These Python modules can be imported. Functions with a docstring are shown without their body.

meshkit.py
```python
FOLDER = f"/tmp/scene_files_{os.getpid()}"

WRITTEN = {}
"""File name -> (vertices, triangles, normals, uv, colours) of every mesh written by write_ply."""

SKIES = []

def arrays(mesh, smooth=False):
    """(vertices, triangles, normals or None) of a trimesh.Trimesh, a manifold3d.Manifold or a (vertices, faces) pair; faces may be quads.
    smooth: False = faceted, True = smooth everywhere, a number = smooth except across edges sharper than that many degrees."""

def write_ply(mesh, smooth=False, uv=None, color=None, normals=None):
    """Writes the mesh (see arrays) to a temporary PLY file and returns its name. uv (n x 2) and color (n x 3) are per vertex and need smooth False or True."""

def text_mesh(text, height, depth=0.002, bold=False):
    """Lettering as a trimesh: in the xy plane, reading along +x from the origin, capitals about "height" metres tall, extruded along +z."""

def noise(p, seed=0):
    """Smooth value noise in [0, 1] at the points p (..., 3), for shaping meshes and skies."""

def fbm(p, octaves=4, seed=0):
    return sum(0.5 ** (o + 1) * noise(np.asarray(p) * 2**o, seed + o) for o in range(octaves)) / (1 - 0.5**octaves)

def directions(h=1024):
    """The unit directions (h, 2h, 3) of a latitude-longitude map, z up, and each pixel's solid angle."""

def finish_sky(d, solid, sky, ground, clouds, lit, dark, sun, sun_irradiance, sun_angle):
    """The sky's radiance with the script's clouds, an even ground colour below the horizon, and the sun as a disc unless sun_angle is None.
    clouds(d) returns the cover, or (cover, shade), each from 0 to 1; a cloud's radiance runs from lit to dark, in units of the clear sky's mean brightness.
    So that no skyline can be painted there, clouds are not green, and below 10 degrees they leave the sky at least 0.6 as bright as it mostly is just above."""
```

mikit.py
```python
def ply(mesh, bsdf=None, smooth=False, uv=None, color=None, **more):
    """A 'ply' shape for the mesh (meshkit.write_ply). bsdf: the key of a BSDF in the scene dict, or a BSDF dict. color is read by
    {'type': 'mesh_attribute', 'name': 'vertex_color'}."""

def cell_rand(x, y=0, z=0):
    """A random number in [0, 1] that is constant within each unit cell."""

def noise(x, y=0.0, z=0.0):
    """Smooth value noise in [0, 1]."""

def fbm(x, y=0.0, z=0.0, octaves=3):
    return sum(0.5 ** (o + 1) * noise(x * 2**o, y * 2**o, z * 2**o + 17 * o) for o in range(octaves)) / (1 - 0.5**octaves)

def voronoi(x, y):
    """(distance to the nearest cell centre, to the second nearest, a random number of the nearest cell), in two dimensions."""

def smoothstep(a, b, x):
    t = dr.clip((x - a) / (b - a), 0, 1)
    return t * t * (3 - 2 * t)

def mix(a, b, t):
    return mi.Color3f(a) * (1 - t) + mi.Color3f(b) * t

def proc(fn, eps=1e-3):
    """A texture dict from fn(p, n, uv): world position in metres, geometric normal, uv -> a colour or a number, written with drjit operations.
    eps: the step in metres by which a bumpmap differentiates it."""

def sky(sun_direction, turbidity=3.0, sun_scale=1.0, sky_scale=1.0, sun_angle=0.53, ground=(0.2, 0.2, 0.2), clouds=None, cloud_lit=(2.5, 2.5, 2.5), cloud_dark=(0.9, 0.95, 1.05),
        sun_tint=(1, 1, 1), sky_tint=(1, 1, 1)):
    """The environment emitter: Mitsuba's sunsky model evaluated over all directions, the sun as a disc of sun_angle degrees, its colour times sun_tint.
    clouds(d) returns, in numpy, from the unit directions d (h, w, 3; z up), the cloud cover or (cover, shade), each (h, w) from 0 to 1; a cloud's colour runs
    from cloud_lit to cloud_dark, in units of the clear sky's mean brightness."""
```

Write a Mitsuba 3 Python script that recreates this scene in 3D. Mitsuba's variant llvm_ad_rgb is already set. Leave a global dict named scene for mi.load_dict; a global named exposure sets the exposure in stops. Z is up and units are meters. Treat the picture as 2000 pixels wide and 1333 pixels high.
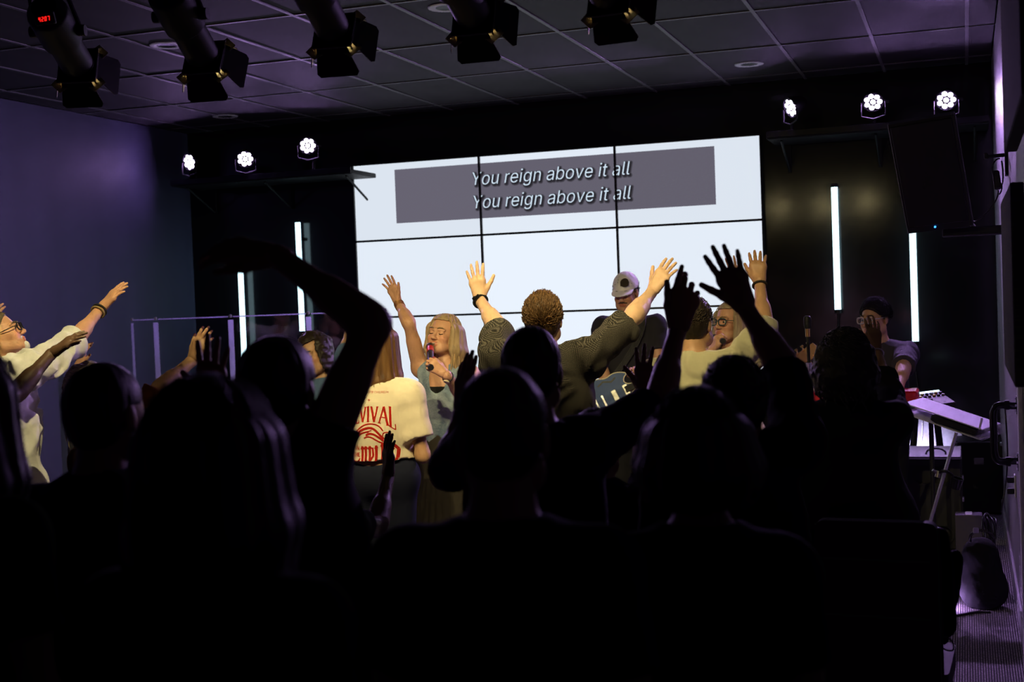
import math, random
import numpy as np, trimesh, manifold3d as m3, mitsuba as mi, mikit
from mikit import proc, noise, fbm, mix, smoothstep
import drjit as dr
from meshkit import text_mesh, noise as npnoise, fbm as npfbm
from shapely.geometry import Polygon, LineString, box as sbox, Point
from shapely import affinity
from shapely.ops import unary_union
T = mi.ScalarTransform4f
rng = np.random.default_rng(7)
random.seed(7)
scene, labels = {'type': 'scene'}, {}
A = lambda *v: np.array(v, float)
nrm = lambda v: np.asarray(v, float) / max(np.linalg.norm(v), 1e-9)

# ------------------------------------------------------------------ camera
FPX, YAW, PITCH, ROLL = 2555.8, .335, .0326, -.0377
CAM = A(0, 0, 1.75)
cy, sy, cp, sp, cr, sr = math.cos(YAW), math.sin(YAW), math.cos(PITCH), math.sin(PITCH), math.cos(ROLL), math.sin(ROLL)
FWD = A(-sy*cp, cy*cp, -sp); R0 = A(cy, sy, 0); U0 = np.cross(R0, FWD)
RGT = cr*R0 + sr*U0; UPV = -sr*R0 + cr*U0
scene['camera'] = {'type': 'thinlens', 'fov': math.degrees(2*math.atan(1000/FPX)), 'fov_axis': 'x', 'aperture_radius': .0075, 'focus_distance': 6.6,
                   'near_clip': .05, 'far_clip': 60, 'to_world': T().look_at(origin=CAM.tolist(), target=(CAM+FWD).tolist(), up=UPV.tolist())}
exposure = 0.0
def ray(px, py): return FWD + RGT*(px-1000)/FPX + UPV*(666.5-py)/FPX
def at(px, py, Y):                                   # the point of the room at depth Y seen at this place of the photograph
    d = ray(px, py); return CAM + d*Y/d[1]
def seen(px, py, d): return CAM + ray(px, py)*d            # the point d metres along the view
def at_z(px, py, z):
    d = ray(px, py); return CAM + d*(z-CAM[2])/d[2]

# ------------------------------------------------------------------ lights (stage spots; the other lamps are in their builders)
WARM = A(1.0, .83, .40)
SPOT_I = 8.0
SPOTS = [(0, 0, (-4.7, 6.3, 1.0), 1.35), (0, 0, (-3.5, 7.0, .9), 1.05), (0, 0, (-2.7, 7.1, .9), 1.0), (0, 0, (-2.0, 7.1, .9), 1.0), (0, 0, (-1.5, 7.3, .9), .75)]
LAMP_Y = 4.5
# ------------------------------------------------------------------ materials
def rgb(*c): return {'type': 'rgb', 'value': list(map(float, c))}
def srgb(r, g, b):
    c = A(r, g, b)/255.0
    return tuple(np.where(c <= .04045, c/12.92, ((c+.055)/1.055)**2.4))
VC = {'type': 'mesh_attribute', 'name': 'vertex_color'}
def two(b): return {'type': 'twosided', 'bsdf': b}
def pr(name, col, rough=.5, metal=0., spec=.5, **k):
    scene[name] = two({'type': 'principled', 'base_color': rgb(*col) if not isinstance(col, dict) else col, 'roughness': rough, 'metallic': metal, 'specular': spec, **k}); return name
pr('m_skin', VC, .48, 0, .4)
pr('m_hair', VC, .5, 0, .28)
pr('m_cloth', VC, .92, 0, .15)
scene['m_weave'] = two({'type': 'bumpmap', 'arbitrary': {'type': 'proc', **{k: v for k, v in proc(lambda p, n, uv: .5+.5*dr.sin((p.x+p.z)*700)*dr.sin((p.y*1.0+p.z-p.x)*700), 4e-4).items() if k != 'type'}}, 'scale': .0012,
    'bsdf': {'type': 'principled', 'base_color': proc(lambda p, n, uv: mix((.018, .016, .014), (.16, .14, .115), smoothstep(-.1, .8, dr.sin((p.x+p.z)*620)*dr.sin((p.x*.5+p.y-p.z)*620)))), 'roughness': .9, 'specular': .15}})
scene['m_denim'] = two({'type': 'principled', 'base_color': proc(lambda p, n, uv: mix((.10, .155, .23), (.40, .47, .52), smoothstep(.3, .75, .75*fbm(p.x*16, p.y*16, p.z*7, 4) + .3*noise(p.x*260, p.y*60, p.z*420)))), 'roughness': .9, 'specular': .15})
scene['m_lace'] = two({'type': 'principled', 'base_color': proc(lambda p, n, uv: mix((.55, .47, .30), (.16, .125, .06), smoothstep(.1, .6, dr.sin(26*fbm(p.x*14, p.y*9, p.z*14, 2)*3)))), 'roughness': .9, 'specular': .15})
pr('m_black', (.006, .006, .007), .5)
pr('m_blackgloss', (.004, .004, .005), .18, 0, .5)
pr('m_blackmetal', (.007, .007, .008), .55, 0, .3)
pr('m_dark', (.022, .022, .024), .75)
pr('m_chrome', (.72, .72, .74), .18, 1.0)
pr('m_dullmetal', (.30, .29, .28), .35, 1.0)
pr('m_gold', (.75, .52, .18), .25, 1.0)
pr('m_white', (.75, .75, .77), .5)
pr('m_red', (.42, .004, .012), .35)
pr('m_blue', (.004, .045, .20), .4, 0, .25)
pr('m_cream', (.60, .52, .36), .5)
pr('m_wood', (.30, .16, .06), .5)
pr('m_print', (.42, .018, .012), .9, 0, .1)
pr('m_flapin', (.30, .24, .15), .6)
pr('m_carton', (.07, .06, .09), .7)
pr('m_frost', (.62, .60, .72), .35)
scene['m_frostthin'] = {'type': 'principledthin', 'base_color': rgb(.80, .74, .98), 'roughness': .4, 'diff_trans': 1.7, 'spec_trans': 0.}
scene['m_acrylic'] = {'type': 'thindielectric', 'int_ior': 1.49}
scene['m_lensglass'] = {'type': 'thindielectric', 'int_ior': 1.5}
pr('m_tee', (.13, .125, .135), .5)
scene['m_tile'] = two({'type': 'principled', 'base_color': proc(lambda p, n, uv: mi.Color3f(.034, .031, .036)*(.55+.9*fbm(p.x*2.2, p.y*1.1, 0, 3))), 'roughness': .72, 'specular': .35})
scene['m_tile_b'] = two({'type': 'principled', 'base_color': proc(lambda p, n, uv: mi.Color3f(.028, .026, .031)*(.55+.9*fbm(p.x*2.2+5, p.y*1.1, 0, 3))), 'roughness': .72, 'specular': .35})
scene['m_backwall'] = two({'type': 'principled', 'base_color': rgb(.009, .009, .010), 'roughness': .13, 'specular': .45})
scene['m_leftwall'] = two({'type': 'principled', 'base_color': proc(lambda p, n, uv: mi.Color3f(.075, .078, .135)*(.9+.2*fbm(p.y*5, p.z*.7, 3, 2))), 'roughness': .55, 'specular': .3})
scene['m_rightwall'] = two({'type': 'principled', 'base_color': rgb(.24, .22, .25), 'roughness': .5, 'specular': .4})
scene['m_carpet'] = two({'type': 'principled', 'base_color': proc(lambda p, n, uv: mix((.035, .032, .036), (.30, .28, .29), smoothstep(-.5, .9, dr.sin(p.x*560))*(.35+.9*noise(p.x*190, p.y*120, 0)))), 'roughness': .95, 'specular': .1})
scene['m_fabricpanel'] = two({'type': 'principled', 'base_color': proc(lambda p, n, uv: mi.Color3f(.075, .07, .07)*(.8+.4*noise(p.y*200, p.z*200, 0))), 'roughness': .95, 'specular': .1})

# ------------------------------------------------------------------ object helpers
def key(name):
    if name not in scene and name not in labels and not any(k.startswith(name+'__') for k in scene): return name
    i = 1
    while True:
        k = f'{name}_{i:03d}'
        if k not in scene and k not in labels and not any(q.startswith(k+'__') for q in scene): return k
        i += 1
def thing(name, label, cat, group=None):
    k = key(name); labels[k] = {'label': label, 'category': cat}
    if group: labels[k]['group'] = group
    return k
def part(parent, name, mesh, bsdf, smooth=False, label=None, **kw):
    k = key(f'{parent}__{name}')
    scene[k] = mikit.ply(mesh, bsdf, smooth=smooth, **kw)
    if label: labels[k] = {'label': label}
    return k
def struct(name, mesh, bsdf, smooth=False):
    scene[name] = mikit.ply(mesh, bsdf, smooth=smooth); labels[name] = {'kind': 'structure', 'label': name.replace('_', ' ')}
    return name
def emit(parent, name, mesh, rad, weight=1., smooth=False, label=None):
    k = key(f'{parent}__{name}')
    scene[k] = mikit.ply(mesh, 'm_black', smooth=smooth, emitter={'type': 'area', 'radiance': rgb(*rad), 'sampling_weight': float(weight)})
    if label: labels[k] = {'label': label}
    return k
def cat(*ms):
    ms = [m for m in ms if m is not None]
    return trimesh.util.concatenate(ms)
def bx(cx, cy_, cz, sx, sy_, sz, bev=0.):
    if bev <= 0:
        m = trimesh.creation.box((sx, sy_, sz))
    else:
        b = min(bev, .49*min(sx, sy_, sz)); pts = []
        for i in (-1, 1):
            for j in (-1, 1):
                for k in (-1, 1):
                    X, Y, Z = i*sx/2, j*sy_/2, k*sz/2
                    pts += [(X-i*b, Y-j*b, Z), (X-i*b, Y, Z-k*b), (X, Y-j*b, Z-k*b)]
        m = trimesh.convex.convex_hull(np.array(pts))
    m.apply_translation((cx, cy_, cz)); return m
def frame_from(zdir, up=(0, 0, 1)):
    z = nrm(zdir); up = A(*up)
    if abs(z @ up) > .97: up = A(0, 1, 0)
    x = nrm(np.cross(up, z)); y = np.cross(z, x)
    M = np.eye(4); M[:3, 0], M[:3, 1], M[:3, 2] = x, y, z
    return M
def cyl(p0, p1, r, n=20, r2=None):
    p0, p1 = np.asarray(p0, float), np.asarray(p1, float); L = np.linalg.norm(p1-p0)
    if r2 is None: m = trimesh.creation.cylinder(radius=r, height=L, sections=n); m.apply_translation((0, 0, L/2))
    else:
        m = trimesh.creation.revolve(np.array([[0, 0], [r, 0], [r2, L], [0, L]]), sections=n)
    M = frame_from(p1-p0); M[:3, 3] = p0; m.apply_transform(M); return m
def lathe(prof, p0, axis, n=28):
    m = trimesh.creation.revolve(np.array(prof, float), sections=n)
    M = frame_from(axis); M[:3, 3] = p0; m.apply_transform(M); return m
def tubes(pts, r, n=8, closed_ends=True):
    """A tube along a polyline; r a number or one radius per point."""
    P = np.asarray(pts, float); K = len(P); r = np.broadcast_to(np.asarray(r, float), (K,))
    t = np.gradient(P, axis=0); t /= np.linalg.norm(t, axis=1, keepdims=True)+1e-12
    ref = A(.31, .17, .93); ref = ref if abs(t[0] @ ref) < .95 else A(1, 0, 0)
    a = np.cross(t, ref); a /= np.linalg.norm(a, axis=1, keepdims=True)+1e-9; b = np.cross(t, a)
    th = np.arange(n)*2*np.pi/n
    V = (P[:, None] + r[:, None, None]*(np.cos(th)[None, :, None]*a[:, None] + np.sin(th)[None, :, None]*b[:, None])).reshape(-1, 3)
    i = np.arange(K-1)[:, None]*n; j = np.arange(n)[None]; j2 = (j+1) % n
    F = np.concatenate([np.stack([i+j, i+j2, i+n+j2], -1).reshape(-1, 3), np.stack([i+j, i+n+j2, i+n+j], -1).reshape(-1, 3)])
    if closed_ends:
        V = np.vstack([V, P[0], P[-1]]); k = len(V)
        F = np.vstack([F, np.stack([j[0]*0+k-2, j2[0], j[0]], -1), np.stack([j[0]*0+k-1, (K-1)*n+j[0], (K-1)*n+j2[0]], -1)])
    return trimesh.Trimesh(V, F, process=False)
def curve(ctrl, n=24):
    from scipy.interpolate import CubicSpline
    c = np.asarray(ctrl, float); t = np.r_[0, np.cumsum(np.linalg.norm(np.diff(c, axis=0), axis=1)+1e-6)]
    return CubicSpline(t, c)(np.linspace(0, t[-1], n))
def extr(poly, depth):
    g = getattr(poly, 'geoms', [poly])
    return cat(*[trimesh.creation.extrude_polygon(p, depth, engine='earcut') for p in g if p.area > 0])
def place(m, M): m = m.copy(); m.apply_transform(M); return m
def basis(o, x, y, z):
    M = np.eye(4); M[:3, 0], M[:3, 1], M[:3, 2], M[:3, 3] = x, y, z, o; return M
def colored(m, c):
    return np.tile(np.asarray(c, float), (len(m.vertices), 1))

# ------------------------------------------------------------------ the room
XL, XR, YB, YF, ZC = -6.93, .225, 10.78, -5.0, 3.425
struct('floor', bx((XL+XR)/2, (YB+YF)/2, -.05, XR-XL+.4, YB-YF+.4, .1), 'm_carpet')
struct('wall_back', bx((XL+XR)/2, YB+.05, ZC/2, XR-XL+.4, .1, ZC), 'm_backwall')
struct('wall_left', bx(XL-.05, (YB+YF)/2, ZC/2, .1, YB-YF, ZC), 'm_leftwall')
struct('wall_right', bx(XR+.05, (YB+YF)/2, ZC/2, .1, YB-YF, ZC), 'm_rightwall')
struct('wall_rear', bx((XL+XR)/2, YF-.05, ZC/2, XR-XL+.4, .1, ZC), 'm_dark')
struct('baseboard_right', bx(XR-.008, (YB+YF)/2, .06, .016, YB-YF, .12, .004), 'm_rightwall')
struct('baseboard_back', bx((XL+XR)/2, YB-.008, .06, XR-XL, .016, .12, .004), 'm_black')
struct('trim_1', bx(XR-.012, 6.15, 1.06, .024, .10, 2.12, .005), 'm_white')
struct('ceiling', bx((XL+XR)/2, (YB+YF)/2, ZC+.12, XR-XL+.4, YB-YF+.4, .1), 'm_dark')
GX0, GY0 = -1.782, 7.989
VENT = (1, -2)                                       # the cell of the air grille
gxs = [GX0+.61*k for k in range(-10, 5)]; gys = [GY0+1.22*k for k in range(-11, 4)]
vent_cells = []
for i, x in enumerate(gxs):
    for j, y in enumerate(gys):
        x0, x1, y0, y1 = max(x, XL), min(x+.61, XR), max(y, YF), min(y+1.22, YB)
        if x1-x0 < .05 or y1-y0 < .05: continue
        if abs(x-(GX0+.61*2)) < .01 and y1 > 5.5 and y1 < 8.2: vent_cells.append((x0, x1, y0, y1)); 
        if abs(x-(GX0+.61*2)) < .01 and abs(y-(GY0-1.22)) < .01: continue
        m = bx((x0+x1)/2, (y0+y1)/2, ZC+.012, x1-x0-.012, y1-y0-.012, .018, .003)
        m.apply_transform(trimesh.transformations.rotation_matrix(rng.normal(0, .0022), (1, .3, 0), ((x0+x1)/2, (y0+y1)/2, ZC)))
        part('ceiling', 'tile', m, 'm_tile' if rng.random() < .7 else 'm_tile_b')
for x in gxs:
    if XL < x < XR: part('ceiling', 'grid_bar', cat(bx(x, (YB+YF)/2, ZC-.002, .024, YB-YF, .006), bx(x, (YB+YF)/2, ZC+.02, .004, YB-YF, .04)), 'm_tee')
for y in gys:
    if YF < y < YB: part('ceiling', 'grid_bar', cat(bx((XL+XR)/2, y, ZC-.001, XR-XL, .024, .006), bx((XL+XR)/2, y, ZC+.02, XR-XL, .004, .04)), 'm_tee')
# air grille
t = thing('ceiling_vent', 'square white-framed air return grille in the ceiling near the right wall', 'vent')
vx0, vx1 = GX0+1.22+.012, GX0+1.83-.012
vy1 = GY0-.01; vy0 = GY0-1.22+.01
part(t, 'backing', bx((vx0+vx1)/2, (vy0+vy1)/2, ZC+.05, vx1-vx0, vy1-vy0, .01), 'm_black')
part(t, 'frame', cat(bx((vx0+vx1)/2, vy0+.03, ZC, vx1-vx0, .06, .016, .004), bx((vx0+vx1)/2, vy1-.03, ZC, vx1-vx0, .06, .016, .004),
                     bx(vx0+.03, (vy0+vy1)/2, ZC, .06, vy1-vy0, .016, .004), bx(vx1-.03, (vy0+vy1)/2, ZC, .06, vy1-vy0, .016, .004)), 'm_white')
for k in range(1, 4): part(t, 'bar', bx(vx0+.03+(vx1-vx0-.06)*k/4, (vy0+vy1)/2, ZC+.004, .016, vy1-vy0-.1, .02, .003), 'm_white')
for k in range(1, 4): part(t, 'bar', bx((vx0+vx1)/2, vy0+.03+(vy1-vy0-.06)*k/4, ZC+.004, vx1-vx0-.1, .02, .022, .003), 'm_white')
for (px, py), lab in (((440, 227), 'round recessed ceiling can nearest the back left corner'), ((326, 88), 'round recessed ceiling can behind the second spotlight from the left'),
                      ((1463, 125), 'round recessed ceiling can in the right half of the ceiling'), ((872, 14), 'round recessed ceiling can beside the rightmost spotlight')):
    c = at_z(px, py, ZC); t = thing('recessed_can', lab, 'ceiling fitting', 'round recessed cans in the ceiling')
    part(t, 'trim_ring', lathe([[.062, .0], [.062, -.004], [.085, -.008], [.105, -.006], [.108, 0]], (c[0], c[1], ZC-.0), (0, 0, 1), 36), 'm_white', 35)
    part(t, 'baffle', lathe([[0, .002], [.045, .002], [.062, -.002]], (c[0], c[1], ZC-.003), (0, 0, 1), 36), 'm_black', 35)

# ------------------------------------------------------------------ video wall
YS = 10.76; PW, PH = 1.2144, .6872; SX0, SZ0 = -4.372*1.1848, 1.75+1.0530*1.1848
vw = thing('video_wall', 'bright white three by three video wall showing song lyrics', 'video wall')
YFc = YS-.06
WHITE = A(.80, .87, .96)*1.0
for r in range(3):
    for c in range(3):
        cx, cz = SX0+PW*(c+.5), SZ0-PH*(r+.5)
        k = part(vw, 'panel', bx(cx, YFc+.035, cz, PW-.001, .05, PH-.001, .002), 'm_black')
        e = .0085
        tint = WHITE*A(1, 1, 1)*(1.0 if r else .93)*(1.03 if c == 1 else .97)
        ee = f'{k}__screen'
        q = trimesh.Trimesh([[cx-PW/2+e, YFc+.008, cz-PH/2+e], [cx+PW/2-e, YFc+.008, cz-PH/2+e], [cx+PW/2-e, YFc+.008, cz+PH/2-e], [cx-PW/2+e, YFc+.008, cz+PH/2-e]], [[0, 1, 2], [0, 2, 3]], process=False)
        scene[ee] = mikit.ply(q, 'm_black', emitter={'type': 'area', 'radiance': rgb(*tint), 'sampling_weight': 1.2})
        fr = cat(bx(cx, YFc, cz+PH/2-e/2, PW, .03, e), bx(cx, YFc, cz-PH/2+e/2, PW, .03, e), bx(cx+PW/2-e/2, YFc, cz, e, .03, PH), bx(cx-PW/2+e/2, YFc, cz, e, .03, PH))
        scene[f'{k}__bezel'] = mikit.ply(fr, 'm_black')
part(vw, 'mount', bx(SX0+1.5*PW, YS+.005, SZ0-1.5*PH, 3*PW-.1, .03, 3*PH-.1), 'm_black')
def on_screen(px, py):
    p = at(px, py, YFc); return p[0], p[2]
bl = [on_screen(*p) for p in ((771, 332), (1394, 285), (1399, 398), (773, 438))]
bx0, bx1 = (bl[0][0]+bl[3][0])/2, (bl[1][0]+bl[2][0])/2; bz1, bz0 = (bl[0][1]+bl[1][1])/2, (bl[2][1]+bl[3][1])/2
def flat(poly, y):                                   # a thin flat shape on the screen, facing the room
    m = extr(poly, .0006); v = m.vertices.copy(); m.vertices = np.stack([v[:, 0], y-v[:, 2], v[:, 1]], 1); m.invert() if m.volume < 0 else None
    return m
cols = [(SX0+PW*c+.0085, SX0+PW*(c+1)-.0085) for c in range(3)]
for c, tone in ((0, .135), (1, .125), (2, .122)):
    x0, x1 = max(bx0, cols[c][0]), min(bx1, cols[c][1])
    emit(vw, 'caption_band', flat(sbox(x0, bz0, x1, bz1), YFc+.006), A(1., .93, 1.22)*tone, .3, label='grey caption band')
def text_poly(s, h):
    m = text_mesh(s, h, .01)
    f = m.faces[(m.face_normals[:, 2] < -.9)]
    return unary_union([Polygon(m.vertices[t][:, :2]) for t in f]).buffer(1e-5)
tp = text_poly('You reign above it all', .112)
x0_, _, x1_, _ = tp.bounds
for k, (pa, pb) in enumerate((((919, 362), (1236, 341)), ((921, 409), (1238, 387)))):
    a, b = on_screen(*pa), on_screen(*pb)
    z = (a[1]+b[1])/2
    s = (b[0]-a[0]-.03)/(x1_-x0_)
    q = affinity.affine_transform(tp, [s, .20, 0, 1.0, a[0]-x0_*s+.0, z])
    q = q.buffer(-.0016)
    for w, tone in ((.016, .07), (.011, .045), (.006, .02)):
        sh = affinity.translate(q.buffer(w), .010, -.010)
        sh = unary_union([sh.intersection(sbox(c0, 0, c1, 4)) for c0, c1 in cols])
        emit(vw, 'letter_shadow', flat(sh, YFc+.0055-.0006*(.016-w)*400), A(1, .93, 1.2)*tone, .02)
    q = unary_union([q.intersection(sbox(c0, 0, c1, 4)) for c0, c1 in cols])
    emit(vw, 'lettering', flat(q, YFc-.0005), A(.66, .80, .92), .3, label='white italic line of lyrics')

# ------------------------------------------------------------------ LED tubes on the back wall
for (xa, ya), (xb, yb), lab in (((579, 435), (593, 647), 'vertical white LED tube on the back wall nearest the left edge of the video wall'),
                                ((466, 470), (479, 714), 'leftmost vertical white LED tube behind the clear drum shield'),
                                ((1629, 366), (1637, 605), 'vertical white LED tube on the wall just right of the video wall'),
                                ((1777, 438), (1793, 667), 'rightmost vertical white LED tube under the hanging loudspeaker')):
    yy = YB-.085
    a, b = at(xa, ya, yy), at(xb, yb, yy); x = (a[0]+b[0])/2
    if lab.startswith('right'): a = at(1775, 400, yy)
    t = thing('led_tube', lab, 'tube light', 'vertical LED tubes on the back wall')
    emit(t, 'tube', cyl((x, yy, b[2]), (x, yy, a[2]), .025, 20), A(1.5, 2.3, 2.6), 1.0, 40, 'glowing white tube')
    part(t, 'end_cap', cyl((x, yy, a[2]), (x, yy, a[2]+.03), .026, 20), 'm_black', 40)
    part(t, 'end_cap', cyl((x, yy, b[2]-.03), (x, yy, b[2]), .026, 20), 'm_black', 40)
    part(t, 'wall_clip', bx(x, YB-.04, a[2]-.15, .03, .08, .03, .004), 'm_black')
    part(t, 'wall_clip', bx(x, YB-.04, b[2]+.15, .03, .08, .03, .004), 'm_black')
    part(t, 'power_cord', tubes(curve([(x, yy, b[2]-.03), (x+.005, YB-.03, b[2]-.35), (x+.03, YB-.02, b[2]-.7), (x-.02, YB-.02, .3), (x-.02, YB-.03, .02)], 30), .006, 6), 'm_black', True)

# ------------------------------------------------------------------ beams with LED par cans
for xa, xb, py, pym, lab in ((-6.75, -4.95, 352, 331, 'left'), (-1.42, .19, 260, 240, 'right')):
    z = at(675, 331, 10.2)[2] if lab == 'left' else at(1600, 255, 10.2)[2]
    t = thing('lighting_beam', f'black shelf beam carrying three par lights {"left" if lab == "left" else "right"} of the video wall', 'lighting beam')
    part(t, 'shelf', bx((xa+xb)/2, 10.45, z-.02, xb-xa, .5, .04, .006), 'm_blackmetal')
    part(t, 'lip', bx((xa+xb)/2, 10.19, z-.005, xb-xa, .012, .05, .003), 'm_blackgloss')
    for xx in (xa+.1, (xa+xb)/2, xb-.1):
        part(t, 'bracket', cat(bx(xx, YB-.02, z-.14, .03, .03, .24), tubes([(xx, YB-.02, z-.25), (xx, 10.3, z-.045)], .01, 6)), 'm_blackmetal')
PAR_C = A(.62, .36, 1.0)
par_aim = [A(-7.3, 7.4, 2.5), A(-3.7, 6.4, 1.0), A(-3.1, 6.2, 1.0), A(-2.1, 8.4, 1.3), A(-.6, 6.9, .9), A(-.06, 5.4, .7)]
par_lab = ['leftmost glowing purple par light near the left wall', 'middle par light of the three on the left beam', 'par light on the left beam nearest the video wall',
           'par light on the right beam nearest the video wall, turned sideways', 'middle par light of the three on the right beam', 'rightmost par light beside the right wall']
for i, (px, py) in enumerate(((369, 317), (479, 311), (601, 285), (1543, 211), (1705, 200), (1848, 196))):
    c = at(px, py, 10.12); d = nrm(par_aim[i]-c)
    if i == 3: d = nrm(A(-.70, -.58, -.36))
    t = thing('par_light', par_lab[i], 'stage light', 'LED par lights above the stage')
    part(t, 'housing', lathe([[0, -.13], [.045, -.13], [.06, -.10], [.078, -.03], [.080, 0], [.074, 0], [.074, -.006], [0, -.006]], c, d, 32), 'm_blackmetal', 35)
    M = frame_from(d); M[:3, 3] = c
    for k in range(8):
        a = k*2*math.pi/7; rr = .048 if k < 7 else 0
        o = (M @ A(rr*math.cos(a), rr*math.sin(a), -.004, 1))[:3]
        emit(t, 'lens', lathe([[.0185, 0], [.011, .005], [0, .006]], o, d, 16), PAR_C*(90, 85, 85, 90, 85, 230)[i]*(1.15 if i == 0 else 1), .15, True)
    scene[f'par_beam_{i:03d}'] = {'type': 'spot', 'to_world': T().look_at(origin=(c+d*.02).tolist(), target=(c+(d if i else nrm(A(-4.6, 6.0, 1.2)-c))).tolist(), up=[0, 0, 1]), 'intensity': rgb(*(PAR_C*(5, 7, 7, 42, 34, 14)[i])), 'cutoff_angle': 40., 'beam_width': 12., 'sampling_weight': 3.}
    xh = M[:3, 0]
    yoke = [c+xh*.088, c+xh*.088-UPV*.0+A(0, 0, -.10), c+A(0, 0, -.125), c-xh*.088+A(0, 0, -.10), c-xh*.088]
    part(t, 'yoke', tubes(yoke, .007, 6), 'm_blackmetal')
    part(t, 'knob', cyl(c+xh*.085, c+xh*.115, .014, 14), 'm_black', 35)
    zz = at(675, 331, 10.2)[2] if i < 3 else at(1600, 255, 10.2)[2]
    b = c-d*.04; part(t, 'foot', cyl((c[0], max(c[1], 10.22), zz), (c[0], max(c[1], 10.22), c[2]-.115), .012, 10), 'm_blackmetal')

# ------------------------------------------------------------------ warm stage spotlights on a pipe
pz = 3.16
t = thing('lighting_pipe', 'black pipe under the ceiling that the barn door spotlights hang from', 'pipe')
part(t, 'pipe', cyl((-5.2, LAMP_Y-.32, pz), (.1, LAMP_Y-.32, pz), .024, 16), 'm_blackmetal', 35)
for x in (-5.0, -3.65, -2.4, -1.0): part(t, 'hanger', cyl((x, LAMP_Y-.32, pz), (x, LAMP_Y-.32, ZC), .006, 8), 'm_blackmetal')
lab = ['leftmost black barn door spotlight with a red number display', 'second black barn door spotlight from the left with an amber lit flap', 'third black barn door spotlight from the left, flaps spread',
       'fourth black barn door spotlight from the left at the top edge', 'fifth black barn door spotlight, just above the picture']
SEG = {'0': 'abcdef', '1': 'bc', '2': 'abged', '7': 'abc', '4': 'fgbc'}
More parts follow.
